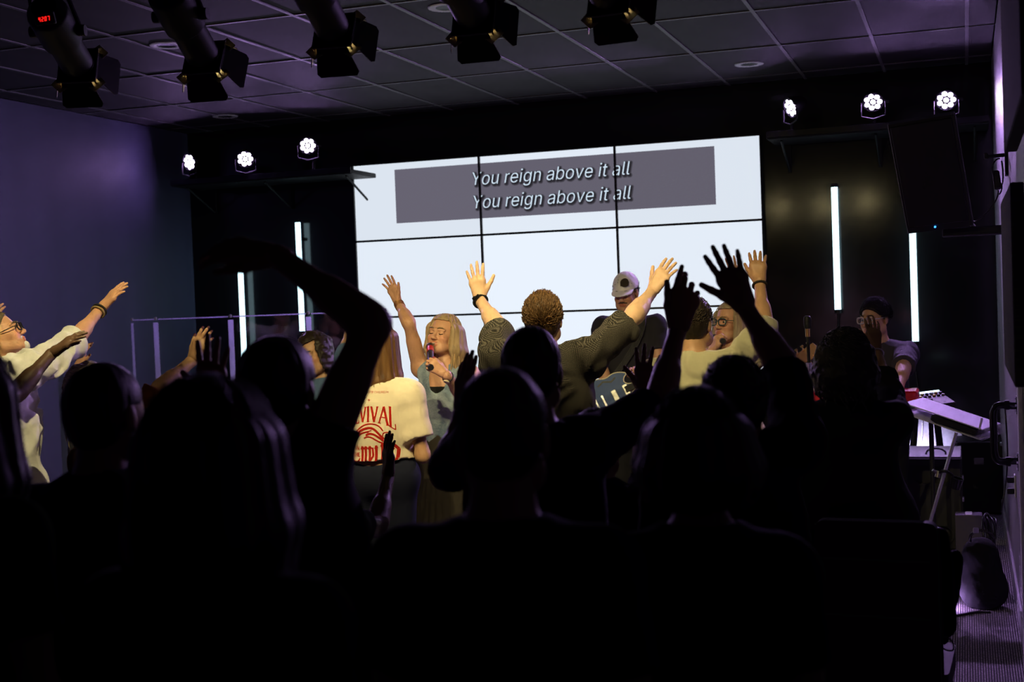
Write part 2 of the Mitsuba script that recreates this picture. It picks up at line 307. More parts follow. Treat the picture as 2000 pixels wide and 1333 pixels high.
for i, (px, py, tgt, gain) in enumerate(SPOTS):
    face = at(px, py, LAMP_Y)
    ends = {0: (152, 128), 1: (398, 112), 2: (652, 60), 3: (925, 30), 4: (1190, -10)}
    starts = {0: (95, 30), 1: (330, -10), 2: (592, -60), 3: (870, -70), 4: (1120, -110)}
    face = at(*ends[i], LAMP_Y); tail = at(*starts[i], LAMP_Y-.30)
    d = nrm(face-tail); L = .50; tail = face-d*L
    SC = .80
    t = thing('spotlight', lab[i], 'stage light', 'black barn door spotlights under the ceiling')
    prof = [[0, -.5], [.06, -.5], [.095, -.46], [.10, -.44], [.10, -.24], [.082, -.22], [.082, -.02], [.086, -.02], [.086, 0], [.074, 0], [.074, -.05], [0, -.05]]
    part(t, 'barrel', lathe(np.array(prof)*SC, face, d, 36), 'm_blackmetal', 30)
    M = frame_from(d); M[:3, :3] *= SC; M[:3, 3] = face
    loc = lambda x, y, z: (M @ A(x, y, z, 1))[:3]
    part(t, 'lens', lathe(np.array([[0, .012], [.04, .009], [.073, 0]])*SC, loc(0, 0, -.045), d, 28), 'm_lensglass', True)
    fr = extr(sbox(-.098, -.098, .098, .098).difference(Point(0, 0).buffer(.074, 20)), .006)
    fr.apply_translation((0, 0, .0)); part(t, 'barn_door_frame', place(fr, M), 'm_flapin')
    part(t, 'barn_door_frame_cover', place(place(fr, np.diag([1.0, 1, .6, 1])), M @ trimesh.transformations.translation_matrix((0, 0, -.004))), 'm_blackmetal')
    for q in range(4):
        a = q*math.pi/2
        op = (.42, .5, .42, .35)[q]                    # how far each flap opens
        flap = Polygon([(-.075, 0), (.075, 0), (.105, .13), (.09, .15), (-.09, .15), (-.105, .13)])
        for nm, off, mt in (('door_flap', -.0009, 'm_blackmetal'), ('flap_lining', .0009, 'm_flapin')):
            fl = extr(flap, .0014); fl.apply_translation((0, 0, -.0007+off*1.6))
            R = trimesh.transformations.rotation_matrix(math.pi/2-op, (1, 0, 0))
            fl.apply_transform(R); fl.apply_translation((0, .098, .006))
            fl.apply_transform(trimesh.transformations.rotation_matrix(a, (0, 0, 1)))
            part(t, nm, place(fl, M), mt)
        hg = cyl((-.07, .098, .004), (.07, .098, .004), .004, 8); hg.apply_transform(trimesh.transformations.rotation_matrix(a, (0, 0, 1)))
        part(t, 'hinge', place(hg, M), 'm_dullmetal')
    for q in range(4):
        gs = extr(Polygon([(-.044, .096), (.044, .096), (.036, .162), (-.036, .162)]), .0016); gs.apply_translation((0, 0, .030))
        gs = cat(gs, bx(0, .128, .016, .008, .006, .030)); gs.apply_transform(trimesh.transformations.rotation_matrix(math.pi/4+q*math.pi/2, (0, 0, 1)))
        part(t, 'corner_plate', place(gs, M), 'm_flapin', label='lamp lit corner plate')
    mid = loc(0, 0, -.30); xh = M[:3, 0]
    top = A(mid[0], LAMP_Y-.32, pz)
    part(t, 'yoke', cat(*[tubes([mid+s*xh*.115, (mid+s*xh*.115)*.45+top*.55+s*xh*.03, top+s*xh*.03-A(0, 0, .05), top-A(0, 0, .05)], .009, 6) for s in (-1, 1)]), 'm_blackmetal')
    for s in (-1, 1): part(t, 'knob', cyl(mid+s*xh*.10, mid+s*xh*.135, .022, 14), 'm_black', 35)
    part(t, 'pipe_clamp', cat(bx(*(top-A(0, 0, .02)), .05, .07, .07, .008)), 'm_blackmetal')
    part(t, 'cable', tubes(curve([loc(0, .06, -.49), loc(.02, .16, -.55), top+A(.10, -.02, -.06), top+A(.12, 0, .02), top+A(.22, 0, .03)], 20), .006, 6), 'm_black', True)
    if i == 0:                                        # red figures on the back of the first fixture
        back = at(86, 37, LAMP_Y-.42)
        o = back; n_ = nrm(CAM-back); xr = nrm(np.cross(n_, A(0, 0, 1)))*-1; xr = nrm(RGT+UPV*.16); yu = nrm(np.cross(n_, xr)); yu = yu if yu[2] > 0 else -yu
        seg = {'a': (-.3, .5, .3, .5), 'b': (.3, .5, .3, 0), 'c': (.3, 0, .3, -.5), 'd': (-.3, -.5, .3, -.5), 'e': (-.3, 0, -.3, -.5), 'f': (-.3, .5, -.3, 0), 'g': (-.3, 0, .3, 0)}
        part(t, 'display_box', place(bx(0, 0, -.012, .075, .045, .02, .003), basis(o, xr, yu, np.cross(xr, yu))), 'm_black')
        for k, ch in enumerate('4207'):
            g = unary_union([LineString([(u0*.009+v0*.003+(k-1.5)*.0115, v0*.014), (u1*.009+v1*.003+(k-1.5)*.0115, v1*.014)]).buffer(.0012) for u0, v0, u1, v1 in [seg[s] for s in SEG[ch]]])
            emit(t, 'digit', place(extr(g, .001), basis(o, xr, yu, np.cross(xr, yu))), (1.6, .02, .015), .01, label='red lit figure')
    tg = A(*tgt)
    scene[f'spot_beam_{i:03d}'] = {'type': 'spot', 'to_world': T().look_at(origin=(face+d*.005).tolist(), target=tg.tolist(), up=[0, 0, 1]), 'intensity': rgb(*(WARM*SPOT_I*gain)), 'cutoff_angle': 29., 'beam_width': 18., 'sampling_weight': 6.}
    emit(t, 'lamp', lathe([[.055*SC, 0], [.03*SC, .004], [0, .006]], loc(0, 0, -.012), d, 20), WARM*70, .25, True, 'glowing lamp')
    part(t, 'lamp_socket', cyl(loc(0, 0, -.12), loc(0, 0, -.06), .03, 12), 'm_black')

# ------------------------------------------------------------------ implicit surfaces: smooth unions meshed with surface nets
class Field:
    def __init__(s, lo, hi, h):
        s.h = h; s.lo = np.asarray(lo, float)-2*h; s.n = np.ceil((np.asarray(hi, float)+2*h-s.lo)/h).astype(int)+1
        s.D = np.full(s.n, .5, np.float32)
        s.ax = [(s.lo[i]+h*np.arange(s.n[i])).astype(np.float32) for i in range(3)]
    def _sl(s, lo, hi, m):
        a = np.clip(np.floor((np.asarray(lo)-m-s.lo)/s.h).astype(int), 0, s.n); b = np.clip(np.ceil((np.asarray(hi)+m-s.lo)/s.h).astype(int)+1, 0, s.n)
        return tuple(slice(x, y) for x, y in zip(a, b))
    def pts(s, sl): return [s.ax[0][sl[0]][:, None, None], s.ax[1][sl[1]][None, :, None], s.ax[2][sl[2]][None, None, :]]
    def put(s, fn, lo, hi, k=.02, op='u'):
        sl = s._sl(lo, hi, k+2.5*s.h)
        if any(x.stop <= x.start for x in sl): return s
        d = fn(*s.pts(sl)); a = s.D[sl]
        if op == 'u':
            h = np.maximum(k-np.abs(a-d), 0)/max(k, 1e-9); s.D[sl] = np.minimum(a, d)-h*h*k*.25
        elif op == 's':                                # smooth subtraction
            d = -d; h = np.maximum(k-np.abs(a-d), 0)/max(k, 1e-9); s.D[sl] = np.maximum(a, d)+h*h*k*.25
        return s
    def cap(s, a, b, ra, rb=None, k=.02, op='u', cut=None):
        a, b = np.asarray(a, np.float32), np.asarray(b, np.float32); rb = ra if rb is None else rb
        ab = b-a; L2 = max(float(ab @ ab), 1e-9)
        def fn(x, y, z):
            px, py, pz = x-a[0], y-a[1], z-a[2]
            t0 = (px*ab[0]+py*ab[1]+pz*ab[2])/L2; t = np.clip(t0, 0, 1)
            d = np.sqrt((px-t*ab[0])**2+(py-t*ab[1])**2+(pz-t*ab[2])**2)-(ra+(rb-ra)*t)
            if cut: d = np.maximum(d, (t0-cut)*math.sqrt(L2))
            return d
        R = max(ra, rb); return s.put(fn, np.minimum(a, b)-R, np.maximum(a, b)+R, k, op)
    def ell(s, c, r, M=None, k=.02, op='u'):
        c = np.asarray(c, np.float32); r = np.asarray(r, np.float32); M = np.eye(3, dtype=np.float32) if M is None else np.asarray(M, np.float32)
        def fn(x, y, z):
            x, y, z = x-c[0], y-c[1], z-c[2]
            u = [(x*M[0, i]+y*M[1, i]+z*M[2, i]) for i in range(3)]
            k0 = np.sqrt(sum((q/ri)**2 for q, ri in zip(u, r))); k1 = np.sqrt(sum((q/ri**2)**2 for q, ri in zip(u, r)))
            return k0*(k0-1)/np.maximum(k1, 1e-6)
        R = np.sqrt(((M*r[None])**2).sum(1)); return s.put(fn, c-R, c+R, k, op)
    def disp(s, fn):                                   # adds a displacement to the points near the surface
        I = np.argwhere(np.abs(s.D) < .035); P = s.lo+I*s.h; s.D[tuple(I.T)] += fn(P).astype(np.float32); return s
    def clip(s, n, c):                                 # keep where n.p < c
        x, y, z = s.pts((slice(None),)*3); s.D = np.maximum(s.D, x*n[0]+y*n[1]+z*n[2]-c).astype(np.float32); return s
    def mesh(s):
        D = s.D; D[[0, -1]] = np.maximum(D[[0, -1]], 1e-3); D[:, [0, -1]] = np.maximum(D[:, [0, -1]], 1e-3); D[:, :, [0, -1]] = np.maximum(D[:, :, [0, -1]], 1e-3)
        S = D < 0
        n = np.array(D.shape)-1
        C = [(i, j, k) for i in (0, 1) for j in (0, 1) for k in (0, 1)]
        cnt = sum(S[i:i+n[0], j:j+n[1], k:k+n[2]].astype(np.int8) for i, j, k in C)
        I = np.argwhere((cnt > 0) & (cnt < 8))
        num = np.full(n, -1, np.int64); num[tuple(I.T)] = np.arange(len(I))
        acc = np.zeros((len(I), 3)); w = np.zeros(len(I))
        for ax in range(3):
            for u in (0, 1):
                for v in (0, 1):
                    o = [0, 0, 0]; o[(ax+1) % 3] = u; o[(ax+2) % 3] = v; p = I+o; q = p.copy(); q[:, ax] += 1
                    a, b = D[tuple(p.T)], D[tuple(q.T)]; m = (a < 0) != (b < 0)
                    t = np.where(m, a/np.where(m, a-b, 1), 0)
                    c = p.astype(float); c[:, ax] += t
                    acc[m] += c[m]; w += m
        V = s.lo+s.h*acc/w[:, None]
        F = []
        for ax in range(3):
            b1, b2 = (ax+1) % 3, (ax+2) % 3
            a = S; lo = [slice(1, -1)]*3; lo[ax] = slice(0, -1); hi = list(lo); hi[ax] = slice(1, None)
            x = S[tuple(lo)]; y = S[tuple(hi)]
            for sign, mask in ((1, x & ~y), (-1, ~x & y)):
                p = np.argwhere(mask)+[1 if i != ax else 0 for i in range(3)]
                def nb(d1, d2):
                    q = p.copy(); q[:, b1] -= d1; q[:, b2] -= d2; return num[tuple(q.T)]
                Q = [nb(1, 1), nb(0, 1), nb(0, 0), nb(1, 0)]
                if sign < 0: Q = Q[::-1]
                F += [np.stack([Q[0], Q[1], Q[2]], 1), np.stack([Q[0], Q[2], Q[3]], 1)]
        return trimesh.Trimesh(V, np.concatenate(F), process=False)
def man(m): return m3.Manifold(m3.Mesh(np.asarray(m.vertices, np.float32), np.asarray(m.faces, np.uint32)))
UNION_FAIL = 0
def union(ms):
    """One watertight surface from overlapping closed pieces."""
    global UNION_FAIL
    Ms = [man(m) for m in ms]
    if all(M.status() == m3.Error.NoError for M in Ms):
        r = Ms[0]
        for M in Ms[1:]: r = r+M
        q = r.to_mesh(); return trimesh.Trimesh(q.vert_properties[:, :3], q.tri_verts, process=False)
    UNION_FAIL += 1
    return cat(*ms)

# ------------------------------------------------------------------ hands
FING = [(.029, .093, .070, .0086), (.0095, .098, .079, .0088), (-.0105, .095, .073, .0083), (-.029, .086, .057, .0075)]   # index, middle, ring, little: x, y of the knuckle, length, radius
def hand_mesh(W, F, N, T_, scale=1., curl=(10, 12, 14, 16), spread=8., thumb=45., thumb_curl=15., thumb_out=.2, h=.0034, shift=0.):
    """Wrist W, fingers along F, back of the hand along N, thumb on the side T_. curl: bend of each finger per joint in degrees."""
    o = []; tips = []
    def chain(b, d0, ln, r, bends, ax):
        pts = [b]; d = d0
        for f, bd in zip((.46, .30, .24), bends):
            c_, s_ = math.cos(math.radians(bd)), math.sin(math.radians(bd)); d = d*c_+np.cross(ax, d)*s_+ax*(ax @ d)*(1-c_)
            pts.append(pts[-1]+d*ln*f)
        for q in range(3): o.append((pts[q], pts[q+1], r*(1.06-.1*q), r*(.98-.12*q), .004))
        tips.append((pts[3], nrm(pts[3]-pts[2]), r*.75)); return pts
    X = A(1, 0, 0)
    if np.isscalar(curl): curl = (curl,)*4
    if np.isscalar(spread): spread = tuple(spread*v for v in (-1, -.15, .7, 1.7))
    for (x, y, ln, r), cu, spd in zip(FING, curl, spread):
        a = math.radians(spd); d0 = A(-math.sin(a), math.cos(a), 0)
        o.append((A(x*.45, .012, 0), A(x, y, 0), .0150, r*1.30, .016))
        ax = nrm(np.cross(A(0, 0, 1), d0))*-1         # bending towards the palm (-z)
        ax = nrm(np.cross(d0, A(0, 0, 1)))*-1
        chain(A(x, y, 0), d0, ln, r, (cu, cu*1.1, cu*.8), ax)
    for a0, a1 in ((0, 1), (1, 2), (2, 3)):
        o.append((A(FING[a0][0], FING[a0][1]-.012, -.002), A(FING[a1][0], FING[a1][1]-.012, -.002), .0115, .0115, .012))
    a = math.radians(thumb); td = nrm(A(math.sin(a), math.cos(a), -thumb_out))
    b1 = A(.034, .040, -.010)+td*.012
    o.append((A(.012, .010, -.006), b1, .0175, .0135, .014)); o.append((A(.018, .03, -.008), A(.026, .085, -.004), .012, .010, .014))
    c = math.radians(thumb_curl); d2 = nrm(td*math.cos(c)+A(0, 1, -.1)*math.sin(c)); d3 = nrm(td*math.cos(2*c)+A(0, 1, -.15)*math.sin(2*c))
    p1 = b1+d2*.034; p2 = p1+d3*.030
    o += [(b1, p1, .0115, .0098, .006), (p1, p2, .0098, .0078, .004)]; tips.append((p2, d3, .0075))
    o.append((A(0, -.030, 0), A(0, .01, 0), .0215, .0225, .014)); o.append((A(-.012, .01, -.002), A(-.022, .07, -.003), .0155, .0125, .014))
    F = nrm(F); N = nrm(N-F*(N @ F)); X_ = nrm(np.cross(F, N)); X_ = X_ if X_ @ T_ > 0 else -X_
    R = np.stack([X_, F, N], 1)*scale
    pts = [(R @ p0+W, R @ p1+W, ra*scale, rb*scale, k*scale) for p0, p1, ra, rb, k in o]
    allp = np.array([q for p in pts for q in p[:2]]); f = Field(allp.min(0)-.025, allp.max(0)+.025, h)
    for p0, p1, ra, rb, k in pts: f.cap(p0, p1, ra, rb, k)
    tw = [(R @ p+W, R @ d, r*scale) for p, d, r in tips]
    return f.mesh(), tw, N

# ------------------------------------------------------------------ heads (local: x right, y face, z up; origin between the eyes and the ears)
def head_prims(f, Q, o, s, sex, face=True, jaw=1.0):
    P = lambda *v: o+Q @ (A(*v)*s)
    w = .95 if sex == 'f' else 1.
    f.ell(P(0, -.018, .032), A(.074, .094, .086)*s, Q, .01)
    f.ell(P(0, .028, -.030), A(.060*w, .060, .080)*s, Q, .03*s)
    f.cap(P(-.030*w, .050, -.072), P(.030*w, .050, -.072), .026*s, k=.03*s)
    f.ell(P(0, .072, -.096), A(.021*w, .017, .018)*s, Q, .022*s)
    for m in (-1, 1):
        f.ell(P(m*.076, -.012, -.008), A(.008, .018, .031)*s, Q, .008*s)
        f.cap(P(m*.050*w, .0, -.065), P(m*.030*w, .058, -.086), .022*s, .018*s, .025*s)
    if face:
        for m in (-1, 1):
            f.ell(P(m*.036, .060, -.030), A(.024, .024, .022)*s, Q, .02*s)
            f.ell(P(m*.032, .099, .000), A(.019, .017, .0125)*s, Q, .012*s, 's')
            f.ell(P(m*.031, .0725, .000), A(.0155, .0135, .0125)*s, Q, .004*s)
            f.cap(P(m*.012, .088, .020), P(m*.046, .074, .020), .0085*s, .0075*s, .012*s)
        f.cap(P(0, .087, .012), P(0, .104, -.028), .0075*s, .0105*s, .012*s)
        f.ell(P(0, .107, -.032), A(.0115, .011, .0095)*s, Q, .008*s)
        for m in (-1, 1): f.ell(P(m*.0125, .096, -.036), A(.0085, .010, .007)*s, Q, .006*s)
        f.cap(P(-.020, .083, -.059), P(.020, .083, -.059), .0075*s, k=.008*s); f.cap(P(-.007, .091, -.058), P(.007, .091, -.058), .0058*s, k=.010*s)
        f.cap(P(-.014, .088, -.070), P(.014, .088, -.070), .0072*s, k=.008*s)
        f.cap(P(-.022, .098, -.0642), P(.022, .098, -.0642), .0028*s, k=.004*s, op='s')
def rot(yaw, pitch=0., roll=0.):
    """Columns right, face, up. yaw 0 looks at the stage, turning left with growing yaw; pitch up; roll to the right."""
    y, p, r = map(math.radians, (yaw, pitch, roll))
    Rz = A([math.cos(y), -math.sin(y), 0], [math.sin(y), math.cos(y), 0], [0, 0, 1])
    Rx = A([1, 0, 0], [0, math.cos(p), -math.sin(p)], [0, math.sin(p), math.cos(p)])
    Ry = A([math.cos(r), 0, math.sin(r)], [0, 1, 0], [-math.sin(r), 0, math.cos(r)])
    return Rz @ Rx @ Ry

# ------------------------------------------------------------------ hair
def strands(polys, r, n=3):
    """Many tapered locks as one mesh: polys (count, points, 3)."""
    P = np.asarray(polys); C, K, _ = P.shape
    t = np.gradient(P, axis=1); t /= np.linalg.norm(t, axis=2, keepdims=True)+1e-9
    a = np.cross(t, A(.3, .5, .81)); a /= np.linalg.norm(a, axis=2, keepdims=True)+1e-9; b = np.cross(t, a)
    th = np.arange(n)*2*np.pi/n
    rr = (np.asarray(r).reshape(-1, 1) if np.ndim(r) else r)*np.r_[.75, np.ones(K-2), .12][None]
    V = P[:, :, None]+rr[:, :, None, None]*(np.cos(th)[:, None]*a[:, :, None]+np.sin(th)[:, None]*b[:, :, None])
    V = V.reshape(-1, 3); base = (np.arange(C)[:, None, None]*K+np.arange(K-1)[None, :, None])*n; j = np.arange(n)[None, None]; j2 = (j+1) % n
    F = np.concatenate([np.stack([base+j, base+j2, base+n+j2], -1).reshape(-1, 3), np.stack([base+j, base+n+j2, base+n+j], -1).reshape(-1, 3)])
    return trimesh.Trimesh(V, F, process=False)
def hair_mesh(style, Q, o, s, R, length=.3, count=420, h=.0055, grow=.010, hairline=.0):
    P = lambda v: o+(np.asarray(v)*s) @ Q.T
    loc = lambda p: ((p-o) @ Q)/s
    f = Field(o-.17*s-max(0, length if style in ('long', 'bob') else .0)*A(.3, .3, 1), o+.19*s, h)
    g = grow
    f.ell(P((0, -.018, .032)), A(.074+g, .094+g, .086+g)*s, Q, .01)
    if style in ('long', 'bob', 'curly'):
        for a in np.linspace(-118, 118, 15):
            ar = math.radians(a); d = A(math.sin(ar), -math.cos(ar), 0); L = length*(1-.12*abs(a)/118)
            p0 = P(d*A(.078, .088, 0)+A(0, -.015, .03)); p1 = p0-A(0, 0, 1)*L*.55+(Q @ d)*.016; p2 = p0-A(0, 0, 1)*L+(Q @ d)*(.004 if style == 'long' else .02)
            f.cap(p0, p1, .026*s, .028*s, .03); f.cap(p1, p2, .028*s, .014*s, .02)
    else:
        f.ell(P((0, -.045, -.02)), A(.066+g*.6, .055+g*.6, .06)*s, Q, .03)
    def dz(p):
        q = loc(p); ang = np.arctan2(q[:, 0], -q[:, 1])
        if style == 'curly': return -.012*(npnoise(p*A(55, 55, 55), 3)-.35)
        if style in ('long', 'bob'): return -.008*(npnoise(np.stack([ang*11, q[:, 2]*5, q[:, 0]*0], 1), 5)-.4)
        return -.006*(npnoise(np.stack([ang*14, q[:, 2]*26, q[:, 1]*30], 1), 5)-.4)
    f.disp(dz)
    # keep the face free
    x, y, z = f.pts((slice(None),)*3); lx, ly, lz = [(x-o[0])*Q[0, i]+(y-o[1])*Q[1, i]+(z-o[2])*Q[2, i] for i in range(3)]
    lx, ly, lz = lx/s, ly/s, lz/s
    if style in ('long', 'bob', 'curly'):
        cut = np.minimum(ly-(.03+hairline), .078-lz); cut = np.minimum(cut, .071-np.abs(lx)+.25*np.maximum(ly-.03, 0)*0)
        f.D = np.maximum(f.D, (cut*s).astype(np.float32)); f.D = np.maximum(f.D, (-(lz+length/s*1.25))*0-.5)
    else:
        low = -.078
        cut = np.maximum(ly-(.020+hairline+.78*lz), low-lz)
        ear = np.minimum(np.minimum(ly+.022, .022-lz), lz+.06)   # room for the ears
        f.D = np.maximum(f.D, (np.maximum(cut, ear)*s).astype(np.float32))
    m = f.mesh(); ms = [m]; shade = [np.full(len(m.vertices), .62)]
    r = R
    if style in ('long', 'bob') and count:
        ph = r.uniform(-125, 125, count); K = 12; out = []
        lat = r.uniform(.15, 1.25, count); ln = length*r.uniform(.75, 1.12, count)
        for a, e, L in zip(np.radians(ph), lat, ln):
            ee = np.linspace(e, -.05, 5); rad = 1+g/.08+r.uniform(.0, .06)
            top = np.stack([math.sin(a)*np.cos(ee)*.076*rad, -math.cos(a)*np.cos(ee)*.095*rad-.016, np.sin(ee)*.088*rad+.03], 1)
            w = P(top); dn = np.linspace(0, 1, K-5+1)[1:]
            od = Q @ A(math.sin(a), -math.cos(a), 0)
            tail = w[-1]+np.outer(dn*L, A(0, 0, -1))+np.outer(np.sin(dn*3.0)*.020-(dn**2)*.012*(style == 'long'), od)+np.outer(dn**2, r.normal(0, .012, 3))
            out.append(np.vstack([w, tail]))
        ms.append(strands(np.array(out), r.uniform(.0014, .0034, count)))
    elif style == 'short' and count:
        d = r.normal(size=(count*3, 3)); d /= np.linalg.norm(d, axis=1, keepdims=True); d[:, 2] = np.abs(d[:, 2])*1.2-.55; d /= np.linalg.norm(d, axis=1, keepdims=True)
        b = d*A(.074+g, .094+g, .086+g)*.985+A(0, -.018, .032); ok = b[:, 1] < .015+hairline+.78*b[:, 2]
        b, d = b[ok], d[ok]; swirl = np.cross(d, A(.15, .3, 1)); L = length*r.uniform(.6, 1.2, len(b))[:, None]
        tang = A(0, .8, .75)-d*((d @ A(0, .8, .75))[:, None]); dirn = d*.36+swirl*.12+tang*.75+r.normal(0, .13, d.shape); dirn /= np.linalg.norm(dirn, axis=1, keepdims=True)
        tt = np.linspace(0, 1, 5); out = b[:, None]+tt[None, :, None]*(L*dirn)[:, None]-(tt**2)[None, :, None]*(L*d*.25)[:, None]
        ms.append(strands(o+(out*s) @ Q.T, r.uniform(.0010, .0020, len(b))))
    elif style == 'curly' and count:
        ph = np.radians(r.uniform(-98, 98, count)); lat = r.uniform(-.1, 1.45, count); out = []
        for a, e in zip(ph, lat):
            d = A(math.sin(a)*math.cos(e), -math.cos(a)*math.cos(e), math.sin(e)); b = d*A(.074+g, .094+g, .086+g)+A(0, -.018, .032)
            K = 22; t = np.linspace(0, 1, K); L = r.uniform(.05, .10)+length*.75*max(0, 1-e)*r.uniform(.6, 1.1)
            p = P(b)+np.outer(np.minimum(t*2, 1)*.022, Q @ d)+np.outer(-(t**1.4)*L, A(0, 0, 1))
            w = r.uniform(18, 30); p = p+.008*np.stack([np.cos(t*w+a*9), np.sin(t*w+a*9), t*0], 1)
            out.append(p)
        ms.append(strands(np.array(out), r.uniform(.0022, .004, count), 4))
    for q in ms[1:]: shade.append(np.repeat(r.uniform(.45, 1.65, len(out)), len(q.vertices)//len(out)))
    return cat(*ms), np.concatenate(shade)

# ------------------------------------------------------------------ people
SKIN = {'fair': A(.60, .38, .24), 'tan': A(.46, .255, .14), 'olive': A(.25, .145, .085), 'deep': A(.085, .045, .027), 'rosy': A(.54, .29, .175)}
HAIRC = {'black': A(.010, .008, .008), 'brown': A(.10, .052, .022), 'dark': A(.030, .020, .013), 'blonde': A(.36, .235, .115), 'grey': A(.16, .15, .145), 'greybrown': A(.15, .115, .07), 'chestnut': A(.105, .042, .014)}
def reach(S, px, py, L, sg):
    """The point seen at px, py that lies L from S: sg +1 the farther of the two, -1 the nearer."""
    d = nrm(ray(px, py)); b = d @ (S-CAM); disc = L*L-((S-CAM) @ (S-CAM)-b*b)
    t = b+sg*math.sqrt(disc) if disc > 0 else b
    p = CAM+d*t
    return p if disc > 0 else S+nrm(p-S)*min(np.linalg.norm(p-S), L*1.12)
def vary(m, c, amt=.12, fr=9., seed=1): return np.clip(np.asarray(c)*(1-amt+2*amt*npfbm(np.asarray(m.vertices)*fr, 3, seed))[:, None], 0, 1)
PEOPLE = {}
def person(label, head, yaw=0., pitch=0., roll=0., byaw=None, sex='m', s=1., skin='fair', hair=None, shirt=None, pants=(.012, .012, .014), armR=None, armL=None, face=False, eyes='closed',
           lean=(0, 0), glasses=None, seed=1, res=.012, hres=.0045, beard=None, skirt=None, nails=None, sw=None, tall=None, girth=1., group=None, mouth=None, shoulders=0.):
    R = np.random.default_rng(seed); t = thing('person', label, 'person', group)
    Q = rot(yaw, pitch, roll); byaw = yaw if byaw is None else byaw; B = rot(byaw); bR, bF = B[:, 0], B[:, 1]; up = A(0, 0, 1)
    Hc = seen(*head); sw = sw or (.178 if sex == 'm' else .155)
    NT = Hc+Q @ A(0, -.020, -.062)*s; NB = NT+A(0, 0, -.118*s)-bF*.018*s
    top = Hc[2]+.12*s; hipz = max(.52*top, .3)
    hip = A(NB[0]+lean[0], NB[1]+lean[1], hipz)
    sh, el, wr, hands = {}, {}, {}, {}
    for sd, arm in ((1, armR), (-1, armL)):
        arm = arm or {}
        S_ = NB+bR*sd*sw*s*girth+A(0, 0, -.050*s+arm.get('raise', shoulders))+bF*arm.get('fwd', 0)
        if 'sh' in arm: S_ = seen(*arm['sh'])
        ua, fa = arm.get('ua', .290*s), arm.get('fa', .255*s)
        if 'el' in arm: E_ = reach(S_, *arm['el'][:2], ua, arm['el'][2])
        else: E_ = S_+nrm(A(0, 0, -1)+bR*sd*.16+bF*arm.get('elf', .02))*ua
        if 'wr' in arm: W_ = reach(E_, *arm['wr'][:2], fa, arm['wr'][2])
        else: W_ = E_+nrm(A(0, 0, -1)+bR*sd*.02+bF*.35)*fa
        sh[sd], el[sd], wr[sd] = S_, E_, W_
        F_ = nrm(W_-E_)
        if 'tip' in arm:
            tp = seen(arm['tip'][0], arm['tip'][1], (W_-CAM) @ FWD+arm['tip'][2]); F_ = nrm(tp-W_)
        N_ = A(*arm['n']) if 'n' in arm else bR*sd
        Tv = np.cross(F_, N_)*(-sd)
        hands[sd] = (W_+F_*.012, F_, N_, Tv, arm)
    # ---- skin: body, head and hands as one surface
    allp = np.array([Hc+.12*s, Hc-.12*s, *sh.values(), *el.values(), *wr.values(), hip+A(.25, .25, 0), hip-A(.25, .25, 0), A(hip[0], hip[1], .0)])
    if head[2] < 5.45: res = max(res, .0135)
    f = Field(allp.min(0)-.12, allp.max(0)+.12, res)
    def torso(f, g=0., legs=True):
        mid = NB*.5+hip*.5
        f.cap(sh[1]*.92+NB*.08-A(0, 0, .01), sh[-1]*.92+NB*.08-A(0, 0, .01), .058*s+g, k=.04)
        f.ell(NB*.68+hip*.32+bF*.005, A((.165 if sex == 'm' else .142)*s*girth+g, .112*s*girth+g, .195*s+g), B, .06)
        f.ell(NB*.33+hip*.67+bF*.012, A((.158 if sex == 'm' else .128)*s*girth+g, .115*s*girth+g, .19*s+g), B, .08)
        f.ell(hip+A(0, 0, .0), A((.165 if sex == 'm' else .172)*s*girth+g, .122*s*girth+g, .13*s+g), B, .07)
        f.cap(NB-A(0, 0, .01)-bF*.005, NB-A(0, 0, .10), .062*s+g*.4, .09*s+g, .05)
    torso(f)
    f.cap(NT, NB-A(0, 0, .03), (.056 if sex == 'm' else .047)*s, (.064 if sex == 'm' else .054)*s, .03)
    for sd in (1, -1):
        hj = hip+bR*sd*.085*s; kn = hj*.0+A(hj[0], hj[1], hipz*.52)+bF*.02; an = A(hj[0], hj[1], .075)-bF*.02
        f.cap(hj, kn, .088*s*girth, .056*s, .05); f.cap(kn, an, .056*s, .038*s, .02); f.cap(kn*.65+an*.35-bF*.012, an, .052*s, .034*s, .03)
        f.cap(an-A(0, 0, .035), an+bF*.14-A(0, 0, .045), .034, .028, .02)
        am = .93 if sex == 'm' else .80
        f.cap(sh[sd], el[sd], .056*s*am, .042*s*am, .035); d = el[sd]-sh[sd]; f.cap(sh[sd]+d*.25, sh[sd]+d*.6, .050*s*am, .048*s*am, .02)
        e, w = el[sd], wr[sd]; f.cap(e, w, .043*s*am, .0265*s*(.9+.1*am), .02); f.cap(e+(w-e)*.12, e+(w-e)*.42, .046*s*am, .041*s*am, .025)
        f.ell(w, A(.027, .027, .027)*s*.95, None, .012)
    body = f.mesh()
    hf = Field(Hc-.2*s, Hc+.2*s, hres if face or head[2] < 6.6 else .0055); head_prims(hf, Q, Hc, s, sex, face)
    hf.cap(NT, NB*.55+NT*.45, (.054 if sex == 'm' else .0455)*s, (.057 if sex == 'm' else .048)*s, .03)
    ms = [body, hf.mesh()]; tips = []
    hmap = {}
    for sd in (1, -1):
        W_, F_, N_, Tv, arm = hands[sd]
        hs = s*(1. if sex == 'm' else .92)*arm.get('hs', 1.)
        hm, tw, N2 = hand_mesh(W_, F_, N_, Tv, hs, arm.get('curl', (14, 17, 20, 22)), arm.get('spread', 6.), arm.get('thumb', 38.), arm.get('tc', 15.), arm.get('to', .25), arm.get('h', .0038 if 'tip' in arm else .0065))
        ms.append(hm); tips += [(p, d, r, N2) for p, d, r in tw]
        hmap[sd] = (W_, F_, N2, tw)
    sk = union(ms)
